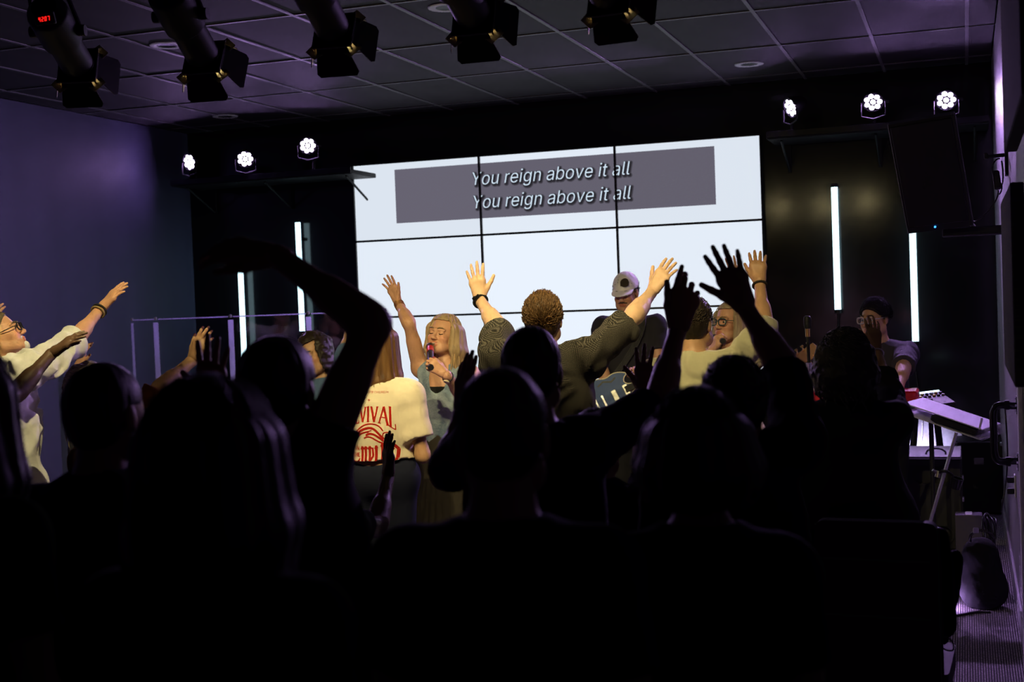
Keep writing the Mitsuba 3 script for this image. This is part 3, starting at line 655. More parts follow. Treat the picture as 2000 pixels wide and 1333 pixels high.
    V = np.asarray(sk.vertices); col = vary(sk, SKIN[skin], .07, 12, seed)
    q = ((V-Hc) @ Q)/s
    inh = (np.abs(q) < .14).all(1)
    if skin != 'deep':
        red = np.exp(-(((q[:, 0:1]-A(.042, -.042))/.022)**2).min(1)-((q[:, 2]+.03)/.022)**2)*(q[:, 1] > .03)*inh
        col = col*(1-red[:, None]*A(.0, .18, .22))
    lip = inh & (q[:, 1] > .078) & (np.abs(q[:, 0]) < .024-.3*np.abs(q[:, 2]+.064)) & (np.abs(q[:, 2]+.0645) < .0125)
    col[lip] = col[lip]*A(.80, .50, .50)
    if beard is not None:
        bm = inh & (q[:, 1] > .03) & (q[:, 2] < -.040) & ~lip & (q[:, 2] > -.125)
        bcol, kind = beard
        if kind == 'stubble': col[bm] = col[bm]*.62+np.asarray(bcol)*.38
    if nails is not None:
        for p, d, r, N2 in tips:
            v = V-p; al = v @ d; near = (np.linalg.norm(v, axis=1) < .0125) & (al > -.009) & ((v @ N2) > -.001)
            col[near] = nails
    part(t, 'body', sk, 'm_skin', True, color=col)
    # ---- clothes
    sh_opt = dict(col=(.02, .02, .022), sleeve='short', hem=-.03, wr=.004, g=.014, bsdf='m_cloth', neck=.068, loose=.012)
    sh_opt.update(shirt or {})
    o = sh_opt; g = o['g']
    f = Field(np.minimum.reduce([*sh.values(), *el.values(), *wr.values(), hip-A(.3, .3, .3)])-.09, np.maximum.reduce([*sh.values(), *el.values(), *wr.values(), hip+A(.3, .3, .1), NB+A(0, 0, .0)])+.09, o.get('res', .0095 if head[2] > 5.45 else .0125))
    torso(f, g)
    hemz = hipz+o['hem']
    hj = hip; f.ell(A(hip[0], hip[1], hipz-.06), A(.170*s*girth+g+o['loose'], .125*s*girth+g+o['loose'], .17), B, .06)
    if o.get('coat'):
        f.cap(A(hip[0], hip[1], hipz), A(hip[0], hip[1], o['coat']), .19, .24, .08)
    am = (.93 if sex == 'm' else .80)
    f.D = np.maximum(f.D, (hemz-f.ax[2][None, None, :]).astype(np.float32)) if not o.get('coat') else np.maximum(f.D, (o['coat']-f.ax[2][None, None, :]).astype(np.float32))
    for sd in (1, -1):
        S_, E_, W_ = sh[sd], el[sd], wr[sd]; lo_ = o['loose']; cu = o.get('cut', .62)
        if o['sleeve'] == 'short':
            f.cap(S_, E_, .056*s*am+g*.8+lo_*.4, .050*s*am+g*.8+lo_*.8, .045, cut=cu)
        elif o['sleeve'] in ('long', 'rolled'):
            f.cap(S_, E_, .056*s*am+g*.7+lo_*.4, .044*s*am+g*.6+lo_*.5, .04)
            f.cap(E_, W_, .044*s*am+g*.6+lo_*.5, (.030 if o['sleeve'] == 'long' else .045)*s*am+g*.6+lo_*.4, .03, cut=(.95 if o['sleeve'] == 'long' and 'cut' not in o else o.get('cut', .25)))
    def fold(p):
        a = o['wr']; w = 0
        n1 = npnoise(p*A(13, 13, 5)+seed, 3); n2 = npfbm(p*A(7, 7, 3.5)+3*seed, 3, 4)
        w += -a*1.0*(1-np.abs(2*n1-1)*2)*.7+a*1.3*(n2-.5)
        for sd in (1, -1):                             # folds that radiate from the armpits and along the sleeves
            ap = sh[sd]-A(0, 0, .10)-bR*sd*.02; v = p-ap; r = np.linalg.norm(v, axis=1)+1e-6
            ang = np.arctan2(v @ up, v @ bR*sd)
            amp = o.get('pit', 1.)*a*np.exp(-((r-.20)/.10)**2)*np.clip((r-.05)/.08, 0, 1)*(1.0 if el[sd][2] > sh[sd][2]-.08 else .15)
            w += amp*.7*np.sin(ang*9+14*n2+seed)*(.4+n1)
            e = E_ = el[sd]; ax = nrm(E_-sh[sd]); tt = (p-sh[sd]) @ ax; dd = np.linalg.norm(p-sh[sd]-np.outer(tt, ax), axis=1)
            w += a*.5*np.exp(-(dd/.09)**2)*np.sin(tt*75+6*n2)*(tt > .03)
        return w
    f.disp(fold)
    f.ell(NB+A(0, 0, .035)+bF*.014, A(o['neck'], o['neck'], .055)*s, B, .012, 's')
    if o['sleeve'] == 'none':
        for sd in (1, -1): f.cap(sh[sd]+bR*sd*.025+A(0, 0, .03), sh[sd]+bR*sd*.05-A(0, 0, .12), .075, .07, .01, 's')
        f.ell(NB+bF*.11-A(0, 0, .03), A(.060, .09, .115), B, .01, 's')
    if o.get('points'):                                # two-pointed vest hem
        x, y, z = f.pts((slice(None),)*3); lx = (x-hip[0])*bR[0]+(y-hip[1])*bR[1]
        zz = hemz+.075-.075*(1-np.minimum(np.abs(np.abs(lx)-.075)/.075, 1))
        f.D = np.maximum(f.D, ((zz-z)*.8).astype(np.float32))
    cm = f.mesh()
    if o.get('cuff'):
        for sd in (1, -1):
            if o['sleeve'] != 'rolled': continue
            ax = nrm(wr[sd]-el[sd]); c0 = el[sd]+(wr[sd]-el[sd])*o.get('cut', .25)
            cf = lathe([[.044, -.035], [.052, -.040], [.058, -.02], [.057, .012], [.050, .016], [.046, .008]], c0, ax, 30)
            v_ = np.asarray(cf.vertices); cf.vertices = v_+ax*.006*np.sin(v_[:, 2:3]*90)
            part(t, 'cuff', cf, 'm_cloth', True, color=colored(cf, o['col']))
    nm = o.get('name', 'shirt')
    kw = {} if o['bsdf'] not in ('m_cloth',) else {'color': vary(cm, o['col'], .06, 8, seed)}
    part(t, nm, cm, o['bsdf'], True, **kw)
    if o.get('collar'):
        th = np.linspace(0, 2*np.pi, 34)
        ring = [NB+A(0, 0, .0)+(bR*math.cos(a)*.072+bF*math.sin(a)*.070)*s+A(0, 0, .012-.02*max(math.sin(a), 0)) for a in th]
        m = tubes(ring, .011, 8); m.vertices = NB+(np.asarray(m.vertices)-NB)*A(1, 1, 1.0); m2 = tubes([p+A(0, 0, .022) for p in ring], .008, 8)
        mm = cat(m, m2); part(t, 'collar', mm, o['bsdf'] if o['bsdf'] != 'm_cloth' else 'm_cloth', True, color=colored(mm, o['col']))
    # ---- trousers or skirt, and shoes
    f = Field(A(hip[0]-.36, hip[1]-.36, -.0), A(hip[0]+.36, hip[1]+.36, hipz+.2), .014)
    if skirt is not None:
        f.cap(A(hip[0], hip[1], hipz+.06), A(hip[0], hip[1], .22), .145*s, .25*s, .03); f.ell(hip, A(.185, .14, .14)*s, B, .05)
        f.D = np.maximum(f.D, (.12-f.ax[2][None, None, :]).astype(np.float32))
        def pleat(p):
            v = p-hip; an = np.arctan2(v @ bR, v @ bF); return .009*np.sin(an*30)*np.clip((hipz+.08-p[:, 2])*2.5, 0, 1)
        f.disp(pleat)
        m = f.mesh(); part(t, 'skirt', m, 'm_cloth', True, color=vary(m, skirt, .08, 8, seed))
    else:
        f.ell(hip, A((.165 if sex == 'm' else .172)*s*girth+.012, .122*s*girth+.012, .14), B, .05)
        for sd in (1, -1):
            hj = hip+bR*sd*.085*s; kn = A(hj[0], hj[1], hipz*.52)+bF*.02; an = A(hj[0], hj[1], .075)-bF*.02
            f.cap(hj, kn, .098*s*girth, .074*s, .05); f.cap(kn, an+A(0, 0, .01), .074*s, .060*s, .03)
        m = f.mesh(); part(t, 'trousers', m, 'm_cloth', True, color=vary(m, pants, .1, 8, seed))
    for sd in (1, -1):
        an = A(*(hip+bR*sd*.085*s)[:2], .075)-bF*.02
        f = Field(an-.25, an+.25, .014); f.cap(an-A(0, 0, .030)-bF*.03, an+bF*.15-A(0, 0, .040), .046, .040, .03); f.D = np.maximum(f.D, (.002-f.ax[2][None, None, :]).astype(np.float32))
        m = f.mesh(); part(t, 'shoe', m, 'm_cloth', True, color=colored(m, (.02, .02, .02)))
    # ---- hair and face
    if hair:
        h = dict(style='short', col='dark', length=.03, count=420, grow=.010, hairline=0.); h.update(hair)
        m, shd = hair_mesh(h['style'], Q, Hc, s, R, h['length'], h['count'], h.get('h', .0055), h['grow'], h['hairline'])
        c = np.asarray(HAIRC[h['col']] if isinstance(h['col'], str) else h['col'])
        cc = np.clip(c*(shd*(.7+.6*npnoise(np.asarray(m.vertices)*A(120, 120, 12), 5)))[:, None], 0, 1)
        if 'streak' in h: w = npnoise(np.asarray(m.vertices)*A(75, 75, 5), 9)[:, None]; cc = cc*(1-w)+np.asarray(h['streak'])*w
        part(t, 'hair', m, 'm_hair', True, color=cc)
    P = lambda *v: Hc+Q @ (A(*v)*s)
    if face:
        bc = np.asarray(HAIRC[hair['col']] if hair and isinstance(hair.get('col'), str) else (.05, .035, .025))*.6
        for m_ in (-1, 1):
            m = tubes([P(m_*.012, .0965, .0235), P(m_*.026, .0945, .0290), P(m_*.040, .0870, .0285), P(m_*.050, .0790, .0225)], A(.0036, .0040, .0034, .0015)*s, 6)
            part(t, 'eyebrow', m, 'm_hair', True, color=colored(m, bc))
            if eyes == 'closed':
                m = tubes([P(m_*.0175, .0835, -.003), P(m_*.025, .0868, -.0072), P(m_*.034, .0868, -.0078), P(m_*.044, .0810, -.004)], A(.0014, .0022, .0024, .0016)*s, 6)
                part(t, 'eyelash', m, 'm_hair', True, color=colored(m, (.012, .008, .006)))
            else:
                m = trimesh.creation.icosphere(3, .0122*s); e0 = P(m_*.031, .0754, 0); c = np.tile(A(.5, .47, .44), (len(m.vertices), 1))
                gz = nrm(Q @ A(0, 1, -.1)); an = np.asarray(m.vertices)/(.0122*s) @ gz; c[an > .86] = A(.05, .03, .02); c[an > .955] = .003
                lid = (np.asarray(m.vertices) @ Q[:, 2])/(.0122*s); c[lid > .40] = SKIN[skin]*.8; c[lid < -.55] = SKIN[skin]*.85
                m.apply_translation(e0); part(t, 'eye', m, 'm_skin', True, color=c)
        if mouth == 'open':
            m = trimesh.creation.icosphere(3, 1.); m.apply_scale((.0150*s, .006*s, .0080*s)); m.apply_transform(basis(P(0, .0905, -.0665), *Q.T)); part(t, 'mouth', m, 'm_skin', True, color=colored(m, (.035, .008, .008)))
            m = bx(0, 0, 0, .020*s, .004, .0045*s, .001); m.apply_transform(basis(P(0, .0965, -.0622), *Q.T)); part(t, 'teeth', m, 'm_skin', False, color=colored(m, (.6, .56, .5)))
    if beard is not None and beard[1] != 'stubble':
        bcol, kind = beard
        f = Field(Hc-.2, Hc+.2, .004)
        if kind == 'goatee':
            f.ell(P(0, .082, -.098), A(.023, .020, .026)*s, Q, .01); f.cap(P(-.022, .084, -.052), P(.022, .084, -.052), .007*s, k=.008); f.cap(P(-.024, .082, -.056), P(-.02, .078, -.088), .006*s, k=.008); f.cap(P(.024, .082, -.056), P(.02, .078, -.088), .006*s, k=.008)
        else: f.cap(P(-.030, .086, -.054), P(0, .098, -.047), .004*s, .0055*s, .004); f.cap(P(.030, .086, -.054), P(0, .098, -.047), .004*s, .0055*s, .004)
        f.disp(lambda p: -.0025*(npnoise(p*300, 3)-.4)); m = f.mesh(); part(t, 'beard' if kind == 'goatee' else 'moustache', m, 'm_hair', True, color=colored(m, bcol))
    if glasses is not None:
        gl = []
        for m_ in (-1, 1):
            th = np.linspace(0, 2*np.pi, 25); ring = [P(m_*.034+.026*np.sign(math.cos(a))*abs(math.cos(a))**.6, .1055-.10*abs(.026*math.cos(a)*.0)-.006*(abs(.034*m_+.026*math.cos(a)*1.0)/.06)**2, -.001+.019*np.sign(math.sin(a))*abs(math.sin(a))**.6) for a in th]
            gl.append(tubes(ring, .0031*s, 6)); gl.append(tubes([P(m_*.060, .0995, .007), P(m_*.078, .070, .007), P(m_*.081, -.004, .006), P(m_*.079, -.018, -.012)], .0020*s, 6))
            ln = trimesh.Trimesh(np.array([P(m_*.034, .1050, -.001)]+ring[:-1]), [[0, 1+i, 1+(i+1) % 24] for i in range(24)], process=False)
            part(t, 'lens', ln, 'm_lensglass')
        gl.append(tubes([P(-.009, .1055, .004), P(0, .1085, .006), P(.009, .1055, .004)], .0020*s, 6))
        m = cat(*gl); part(t, 'glasses', m, 'm_cloth', True, color=colored(m, glasses))
    PEOPLE[t] = dict(Hc=Hc, Q=Q, NB=NB, hip=hip, B=B, sh=sh, el=el, wr=wr, hands=hmap, shirt=cm, s=s)
    return t
def wrist_band(t, sd, name, col, r=.034, w=.010, along=.03, bsdf='m_cloth', face=None, strands_=1):
    """A watch or bracelet around the forearm just below the wrist."""
    p = PEOPLE[t]; W_, E_ = p['wr'][sd], p['el'][sd]; d = nrm(E_-W_); out = []
    a = nrm(np.cross(d, A(.2, .3, .9))); b = np.cross(d, a)
    for q in range(strands_):
        c = W_+d*(along+q*.011); th = np.linspace(0, 2*np.pi, 33)
        out.append(tubes([c+(a*math.cos(x)+b*math.sin(x))*r for x in th], w*.5, 8, False))
    m = cat(*out); k = part(t, name, m, bsdf, True, **({'color': colored(m, col)} if bsdf in ('m_cloth', 'm_skin', 'm_hair') else {}))
    if face:
        n = nrm(A(*face[0])); n = nrm(n-d*(n @ d)); c = W_+d*along+n*(r+.002); x = np.cross(d, n)
        fm = bx(0, 0, 0, face[1], face[1]*face[2], .009, .003) if face[3] == 'square' else lathe([[0, .004], [face[1]/2*.8, .004], [face[1]/2, .001], [face[1]/2, -.004], [0, -.004]], (0, 0, 0), (0, 0, 1), 28)
        part(t, name+'_face', place(fm, basis(c, x, d, n)), face[4], 30 if face[3] != 'square' else False)
    return k

# ------------------------------------------------------------------ the band on the stage
singer = person('singer in a denim vest and pleated skirt, one arm raised, singing into a microphone', (866, 655, 7.5), yaw=172, pitch=12, roll=-6, byaw=176, sex='f', skin='rosy',
    face=True, eyes='closed', mouth='open', seed=3, hair=dict(style='bob', col='blonde', length=.235, count=520, grow=.010, streak=(.42, .30, .17), hairline=.004),
    shirt=dict(bsdf='m_denim', sleeve='none', hem=.045, wr=.004, g=.008, loose=.0, name='vest', points=True, neck=.075), skirt=(.045, .038, .030), girth=1.08,
    armR=dict(el=(799, 632, -1), wr=(778, 592, 1), tip=(757, 541, .0), n=(.2, 1, .1), curl=(8, 6, 6, 10), spread=11, thumb=48, **{'raise': .05}),
    armL=dict(el=(906, 778, -1), wr=(872, 733, -1), tip=(836, 706, -.02), n=(.5, -.75, .3), curl=(48, 52, 55, 58), spread=2, thumb=35, tc=25, to=.9), nails=(.30, .05, .05))
curly = person('woman with dark curly hair and blue shirt looking down, left of the bent arm', (615, 691, 7.8), yaw=170, pitch=-14, roll=20, byaw=170, sex='f', skin='tan', face=True, eyes='closed', seed=4,
    hair=dict(style='curly', col='dark', length=.26, count=380, grow=.016, hairline=-.012), shirt=dict(col=(.07, .12, .22), sleeve='rolled', wr=.006, cut=.30, collar=True),
    armL=dict(el=(672, 700, -1), wr=(684, 640, 1), tip=(690, 600, 0), n=(0, 1, 0)))
guitarist = person('guitarist in a white cap with a moustache before the video wall', (1222, 572, 8.8), yaw=176, pitch=-12, byaw=178, skin='rosy', face=True, eyes='open', seed=5, girth=1.05,
    hair=dict(style='short', col='dark', count=260, length=.03, grow=.008), beard=((.05, .03, .018), 'moustache'), shirt=dict(col=(.022, .021, .028), sleeve='short', wr=.006),
    armR=dict(el=(1168, 705, -1), wr=(1196, 772, -1), tip=(1212, 785, 0), n=(0, -1, .3), curl=25), armL=dict(el=(1286, 716, -1), wr=(1262, 742, -1), tip=(1250, 730, -.02), n=(.4, .6, -.4), curl=40))
keysman = person('keyboard player with black hair and clear glasses at the right', (1708, 622, 8.2), yaw=150, pitch=-6, byaw=165, skin='tan', face=True, eyes='open', seed=6,
    hair=dict(style='short', col='black', count=900, length=.032, grow=.011), glasses=(.45, .45, .5), shirt=dict(col=(.040, .036, .048), sleeve='short', wr=.006, cut=1.0),
    armL=dict(el=(1765, 716, -1), wr=(1756, 760, -1), n=(.3, -.3, 1)), armR=dict(el=(1680, 720, -1), wr=(1690, 762, -1), n=(0, -.3, 1)))
vocalist = person('blonde woman in dark rimmed glasses holding a microphone, beside the khaki shirted man', (1425, 630, 7.7), yaw=148, pitch=4, byaw=165, sex='f', skin='rosy', face=True, eyes='open', seed=8,
    hair=dict(style='long', col='blonde', length=.34, count=420, grow=.010, streak=(.40, .33, .24), hairline=-.002), glasses=(.02, .05, .055), shirt=dict(bsdf='m_lace', sleeve='long', hem=-.22, wr=.004, name='lace_top'),
    armL=dict(el=(1478, 622, -1), wr=(1440, 556, 1), tip=(1430, 503, 0), n=(.1, 1, 0), spread=7, curl=(10, 8, 8, 10), **{'raise': .05}),
    armR=dict(el=(1360, 745, -1), wr=(1388, 690, -1), tip=(1400, 668, -.05), n=(-.6, -.6, .2), curl=(50, 52, 54, 56), thumb=35, to=.9), skirt=(.05, .045, .04))
# ------------------------------------------------------------------ worshippers in the stage light
whiteman = person('man in a white shirt with glasses and white goatee reaching up', (2, 655, 6.5), yaw=-62, pitch=24, byaw=-52, skin='rosy', face=True, eyes='open', seed=11, girth=1.15, glasses=(.012, .012, .014),
    hair=dict(style='short', col='greybrown', count=420, length=.014, grow=.004, hairline=-.020), beard=((.60, .58, .55), 'goatee'), shirt=dict(col=(.66, .65, .63), sleeve='rolled', cut=.10, hem=-.20, wr=.016, loose=.026, g=.024, pit=2.4, collar=True, res=.008, cuff=True),
    armR=dict(sh=(48, 728, 6.32), el=(140, 672, 1), wr=(197, 603, 1), tip=(243, 552, .0), n=(-.35, -.75, .5), curl=(6, 8, 9, 10), spread=4, thumb=20, to=.7, ua=.33, fa=.29),
    armL=dict(el=(-60, 700, 1), wr=(-30, 650, 1), tip=(-6, 590, 0), n=(0, -1, 0)))
wrist_band(whiteman, 1, 'bracelet', (.02, .02, .018), .036, .010, .012)
wrist_band(whiteman, 1, 'bracelet', (.22, .16, .07), .036, .010, .030)
teeback = person('woman with long brown hair in a beige t-shirt with red lettering on the back', (737, 672, 6.7), yaw=10, byaw=4, sex='f', skin='tan', seed=12, girth=1.12,
    hair=dict(style='long', col='chestnut', length=.40, count=620, grow=.012, streak=(.17, .085, .03)), shirt=dict(col=(.74, .64, .48), sleeve='short', cut=.70, hem=.10, wr=.006, loose=.026, g=.022, res=.008, neck=.062), pants=(.012, .014, .03),
    armR=dict(el=(826, 892, 1), wr=(818, 850, 1)), armL=dict(el=(660, 880, 1)), shoulders=-.035)
greytee = person('man in a grey textured t-shirt from behind, arms spread high, smartwatch on one wrist', (1062, 624, 5.75), yaw=6, pitch=8, byaw=2, skin='fair', seed=13, girth=1.22,
    hair=dict(style='short', col=(.105, .055, .023), count=1300, length=.028, grow=.007, hairline=-.004), shirt=dict(bsdf='m_weave', sleeve='short', cut=.80, wr=.009, loose=.020, g=.018, hem=-.08, pit=1.7, res=.008),
    armL=dict(el=(972, 640, 1), wr=(938, 588, 1), tip=(928, 528, .0), n=(.1, -1, .2), curl=(6, 6, 6, 8), spread=10, thumb=50, ua=.30, fa=.27, **{'raise': .06, 'h': .0025}),
    armR=dict(el=(1238, 617, 1), wr=(1272, 572, 1), tip=(1308, 515, .0), n=(-.2, -1, .2), curl=(8, 8, 8, 10), spread=7, thumb=48, ua=.30, fa=.27, **{'raise': .06, 'h': .0025}))
wrist_band(greytee, -1, 'watch', (.010, .010, .011), .031, .017, .004, face=((-.05, -1, .25), .040, .85, 'square', 'm_blackgloss'))
khaki = person('man in a khaki shirt seen from behind, one arm raised with a dark bracelet', (1358, 632, 6.0), yaw=-14, byaw=-6, skin='tan', seed=14, girth=1.1,
    hair=dict(style='short', col='dark', count=600, length=.018, grow=.006), shirt=dict(col=(.46, .42, .28), sleeve='rolled', cut=.05, wr=.007, loose=.014, g=.015, collar=True, hem=-.2, res=.008),
    armR=dict(el=(1492, 640, 1), wr=(1484, 556, 1), tip=(1478, 492, .05), n=(.1, -1, .1), curl=(10, 12, 12, 12), spread=7, thumb=30, **{'raise': .05}))
wrist_band(khaki, 1, 'bracelet', (.03, .025, .02), .032, .012, .006)
greywoman = person('woman with grey brown wavy hair, hand raised, beside the white shirted man', (184, 752, 6.75), yaw=-30, pitch=26, byaw=-25, sex='f', skin='tan', seed=15,
    hair=dict(style='curly', col=(.075, .06, .042), length=.22, count=420, grow=.014), shirt=dict(col=(.03, .03, .035), sleeve='short'), nails=(.05, .004, .006),
    armL=dict(el=(138, 770, 1), wr=(150, 722, 1), tip=(172, 664, .0), n=(-.5, -.6, .3), curl=(10, 12, 12, 12), spread=8, **{'raise': .03}))
wrist_band(greywoman, -1, 'watch', (.015, .015, .02), .029, .014, .004)
rustwoman = person('woman in a rust brown sleeve, forearm with dark nails raised before the drum shield', (214, 800, 5.85), yaw=-20, byaw=-20, sex='f', skin='tan', seed=16, hair=dict(style='short', col='dark', count=0), nails=(.06, .004, .006),
    shirt=dict(col=(.11, .035, .015), sleeve='short', cut=1.0, loose=.02), armR=dict(el=(312, 757, 1), wr=(374, 706, 1), tip=(408, 638, .0), n=(.1, -1, .15), curl=(6, 8, 10, 16), spread=4, thumb=28, **{'raise': .03, 'h': .0034}))
# ------------------------------------------------------------------ the dark crowd in front
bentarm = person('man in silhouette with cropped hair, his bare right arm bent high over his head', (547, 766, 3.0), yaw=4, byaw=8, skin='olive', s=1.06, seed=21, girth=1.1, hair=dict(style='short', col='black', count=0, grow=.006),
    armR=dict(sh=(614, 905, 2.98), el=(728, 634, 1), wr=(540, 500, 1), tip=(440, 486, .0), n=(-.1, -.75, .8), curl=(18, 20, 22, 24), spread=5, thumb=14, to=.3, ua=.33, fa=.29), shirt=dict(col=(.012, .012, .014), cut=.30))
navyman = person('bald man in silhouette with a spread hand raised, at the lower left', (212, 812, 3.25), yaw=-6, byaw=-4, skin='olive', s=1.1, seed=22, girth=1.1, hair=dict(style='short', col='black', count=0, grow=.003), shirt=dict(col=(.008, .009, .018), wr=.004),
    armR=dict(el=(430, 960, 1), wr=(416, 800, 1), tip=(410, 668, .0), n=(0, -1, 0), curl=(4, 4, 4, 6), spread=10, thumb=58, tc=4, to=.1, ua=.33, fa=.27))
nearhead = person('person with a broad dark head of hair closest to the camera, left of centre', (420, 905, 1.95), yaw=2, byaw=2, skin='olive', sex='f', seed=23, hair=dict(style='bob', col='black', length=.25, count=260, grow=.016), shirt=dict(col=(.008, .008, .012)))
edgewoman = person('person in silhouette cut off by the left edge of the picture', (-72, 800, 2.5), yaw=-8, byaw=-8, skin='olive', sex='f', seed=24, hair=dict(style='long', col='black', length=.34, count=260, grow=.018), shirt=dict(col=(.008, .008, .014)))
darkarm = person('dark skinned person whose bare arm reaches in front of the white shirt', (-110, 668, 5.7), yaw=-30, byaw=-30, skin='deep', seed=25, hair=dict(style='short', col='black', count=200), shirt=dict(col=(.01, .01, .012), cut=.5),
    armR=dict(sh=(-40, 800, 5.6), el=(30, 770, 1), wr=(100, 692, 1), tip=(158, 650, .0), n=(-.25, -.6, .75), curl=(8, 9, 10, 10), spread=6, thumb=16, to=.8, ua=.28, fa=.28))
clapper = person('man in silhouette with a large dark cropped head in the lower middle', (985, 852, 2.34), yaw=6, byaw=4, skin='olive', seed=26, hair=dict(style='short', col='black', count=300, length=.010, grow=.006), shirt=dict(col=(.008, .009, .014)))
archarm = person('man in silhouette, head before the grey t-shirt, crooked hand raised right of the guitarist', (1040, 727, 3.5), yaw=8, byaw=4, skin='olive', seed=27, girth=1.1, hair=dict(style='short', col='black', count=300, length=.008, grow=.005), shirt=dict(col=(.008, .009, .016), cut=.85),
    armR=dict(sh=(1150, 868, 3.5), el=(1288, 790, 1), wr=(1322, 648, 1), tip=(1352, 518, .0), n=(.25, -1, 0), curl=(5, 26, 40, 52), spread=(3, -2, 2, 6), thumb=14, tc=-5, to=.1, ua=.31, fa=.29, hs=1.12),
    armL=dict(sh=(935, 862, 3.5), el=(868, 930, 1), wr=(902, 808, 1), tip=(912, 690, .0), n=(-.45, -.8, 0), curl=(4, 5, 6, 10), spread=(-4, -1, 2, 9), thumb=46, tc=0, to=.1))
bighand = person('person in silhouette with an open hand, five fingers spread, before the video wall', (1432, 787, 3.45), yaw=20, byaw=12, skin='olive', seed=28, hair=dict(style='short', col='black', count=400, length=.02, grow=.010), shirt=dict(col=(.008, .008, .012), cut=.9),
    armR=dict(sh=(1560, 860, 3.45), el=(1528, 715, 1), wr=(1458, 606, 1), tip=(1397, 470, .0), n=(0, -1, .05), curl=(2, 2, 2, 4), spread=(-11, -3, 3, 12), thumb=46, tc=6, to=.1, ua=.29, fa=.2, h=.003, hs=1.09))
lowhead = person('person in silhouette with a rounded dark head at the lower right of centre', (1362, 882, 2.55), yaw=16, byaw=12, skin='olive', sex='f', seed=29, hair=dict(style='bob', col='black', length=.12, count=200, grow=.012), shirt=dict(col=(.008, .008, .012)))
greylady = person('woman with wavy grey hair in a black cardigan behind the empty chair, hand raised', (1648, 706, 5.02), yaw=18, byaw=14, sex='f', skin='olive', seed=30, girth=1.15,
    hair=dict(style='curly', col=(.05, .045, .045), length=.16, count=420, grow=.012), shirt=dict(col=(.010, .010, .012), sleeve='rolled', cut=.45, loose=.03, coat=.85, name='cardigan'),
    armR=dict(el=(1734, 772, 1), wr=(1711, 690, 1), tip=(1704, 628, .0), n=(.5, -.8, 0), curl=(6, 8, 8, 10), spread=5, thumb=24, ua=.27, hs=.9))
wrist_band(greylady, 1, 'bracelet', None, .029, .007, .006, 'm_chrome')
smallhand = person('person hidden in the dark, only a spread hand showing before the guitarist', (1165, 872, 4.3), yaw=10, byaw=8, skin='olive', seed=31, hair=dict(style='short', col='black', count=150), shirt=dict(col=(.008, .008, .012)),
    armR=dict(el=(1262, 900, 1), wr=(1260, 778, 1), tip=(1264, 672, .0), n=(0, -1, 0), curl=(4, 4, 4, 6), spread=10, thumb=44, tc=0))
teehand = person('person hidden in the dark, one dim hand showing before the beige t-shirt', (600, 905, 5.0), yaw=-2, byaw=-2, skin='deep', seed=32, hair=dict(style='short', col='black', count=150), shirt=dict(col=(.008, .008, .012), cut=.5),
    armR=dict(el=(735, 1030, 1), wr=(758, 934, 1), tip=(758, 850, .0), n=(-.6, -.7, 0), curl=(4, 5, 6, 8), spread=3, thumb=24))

# ------------------------------------------------------------------ things worn, held and printed
p = PEOPLE[guitarist]; Pc = lambda *v: p['Hc']+p['Q'] @ A(*v)
f = Field(p['Hc']-.2, p['Hc']+.25, .0045)
f.ell(Pc(0, -.018, .045), A(.086, .106, .096), p['Q'], .01)
x, y, z = f.pts((slice(None),)*3); Q = p['Q']; lz = (x-p['Hc'][0])*Q[0, 2]+(y-p['Hc'][1])*Q[1, 2]+(z-p['Hc'][2])*Q[2, 2]; ly = (x-p['Hc'][0])*Q[0, 1]+(y-p['Hc'][1])*Q[1, 1]+(z-p['Hc'][2])*Q[2, 1]
f.D = np.maximum(f.D, (.032-.10*ly-lz).astype(np.float32)); m = f.mesh()
capk = part(guitarist, 'cap', m, 'm_cloth', True, color=colored(m, (.80, .78, .80)), label='white baseball cap')
v = []
th = np.linspace(-1.15, 1.15, 15)
outer = [Pc(math.sin(a)*.078, .035+math.cos(a)*.125, .030-.030*math.cos(a)+.012*math.cos(a*1.4)) for a in th]; inner = [Pc(math.sin(a)*.080, -.02+math.cos(a)*.105, .036) for a in th]
br = trimesh.convex.convex_hull(np.array([q for q in outer+inner]+[q-p['Q'][:, 2]*.006 for q in outer+inner]))
scene[f'{capk}__brim'] = mikit.ply(br, 'm_cloth', smooth=True, color=colored(br, (.80, .78, .80)))
fr = extr(Point(0, 0).buffer(.030, 16).union(sbox(-.03, -.022, .03, 0)), .004); fr.apply_transform(basis(Pc(-.028, .083, .085), *nrm(A(1, 0, 0))[:, None].T @ Q.T, Q @ nrm(A(0, -.5, 1)), Q @ nrm(A(0, 1, .5))))
scene[f'{capk}__patch'] = mikit.ply(fr, 'm_cloth', color=colored(fr, (.045, .035, .03)))

# microphones
def microphone(label, head, tail, r=.025, body='m_black', band=None):
    t = thing('microphone', label, 'microphone'); d = nrm(tail-head); L = np.linalg.norm(tail-head)
    part(t, 'grille', lathe([[0, -r], [r*.75, -r*.68], [r, 0], [r*.9, r*.55], [r*.72, r*.95], [0, r*.95]], head, d, 24), 'm_dullmetal', 40)
    part(t, 'body', lathe([[0, r*.9], [r*.78, r*.9], [r*.72, L*.35], [r*.62, L], [0, L]], head, d, 24), body, 40)
    if band: part(t, 'ring', lathe([[r*.78, r*1.3], [r*.82, r*1.35], [r*.80, L*.30], [r*.76, L*.30]], head, d, 24), band, 40, label='red band')
    return t
def grip_mic(person_, label, sd, band=None, r=.024, out=.035):
    p = PEOPLE[person_]; mouth_ = p['Hc']+p['Q'] @ A(0, .094, -.066)
    W_, F_, N_, tw = p['hands'][sd]; palm = W_+F_*.085-N_*.026
    d = nrm(palm-mouth_); head = mouth_+nrm(p['Q'] @ A(0, .6, -.5))*out+d*.0
    return microphone(label, head, palm+nrm(palm-head)*.05, r, 'm_black', band)
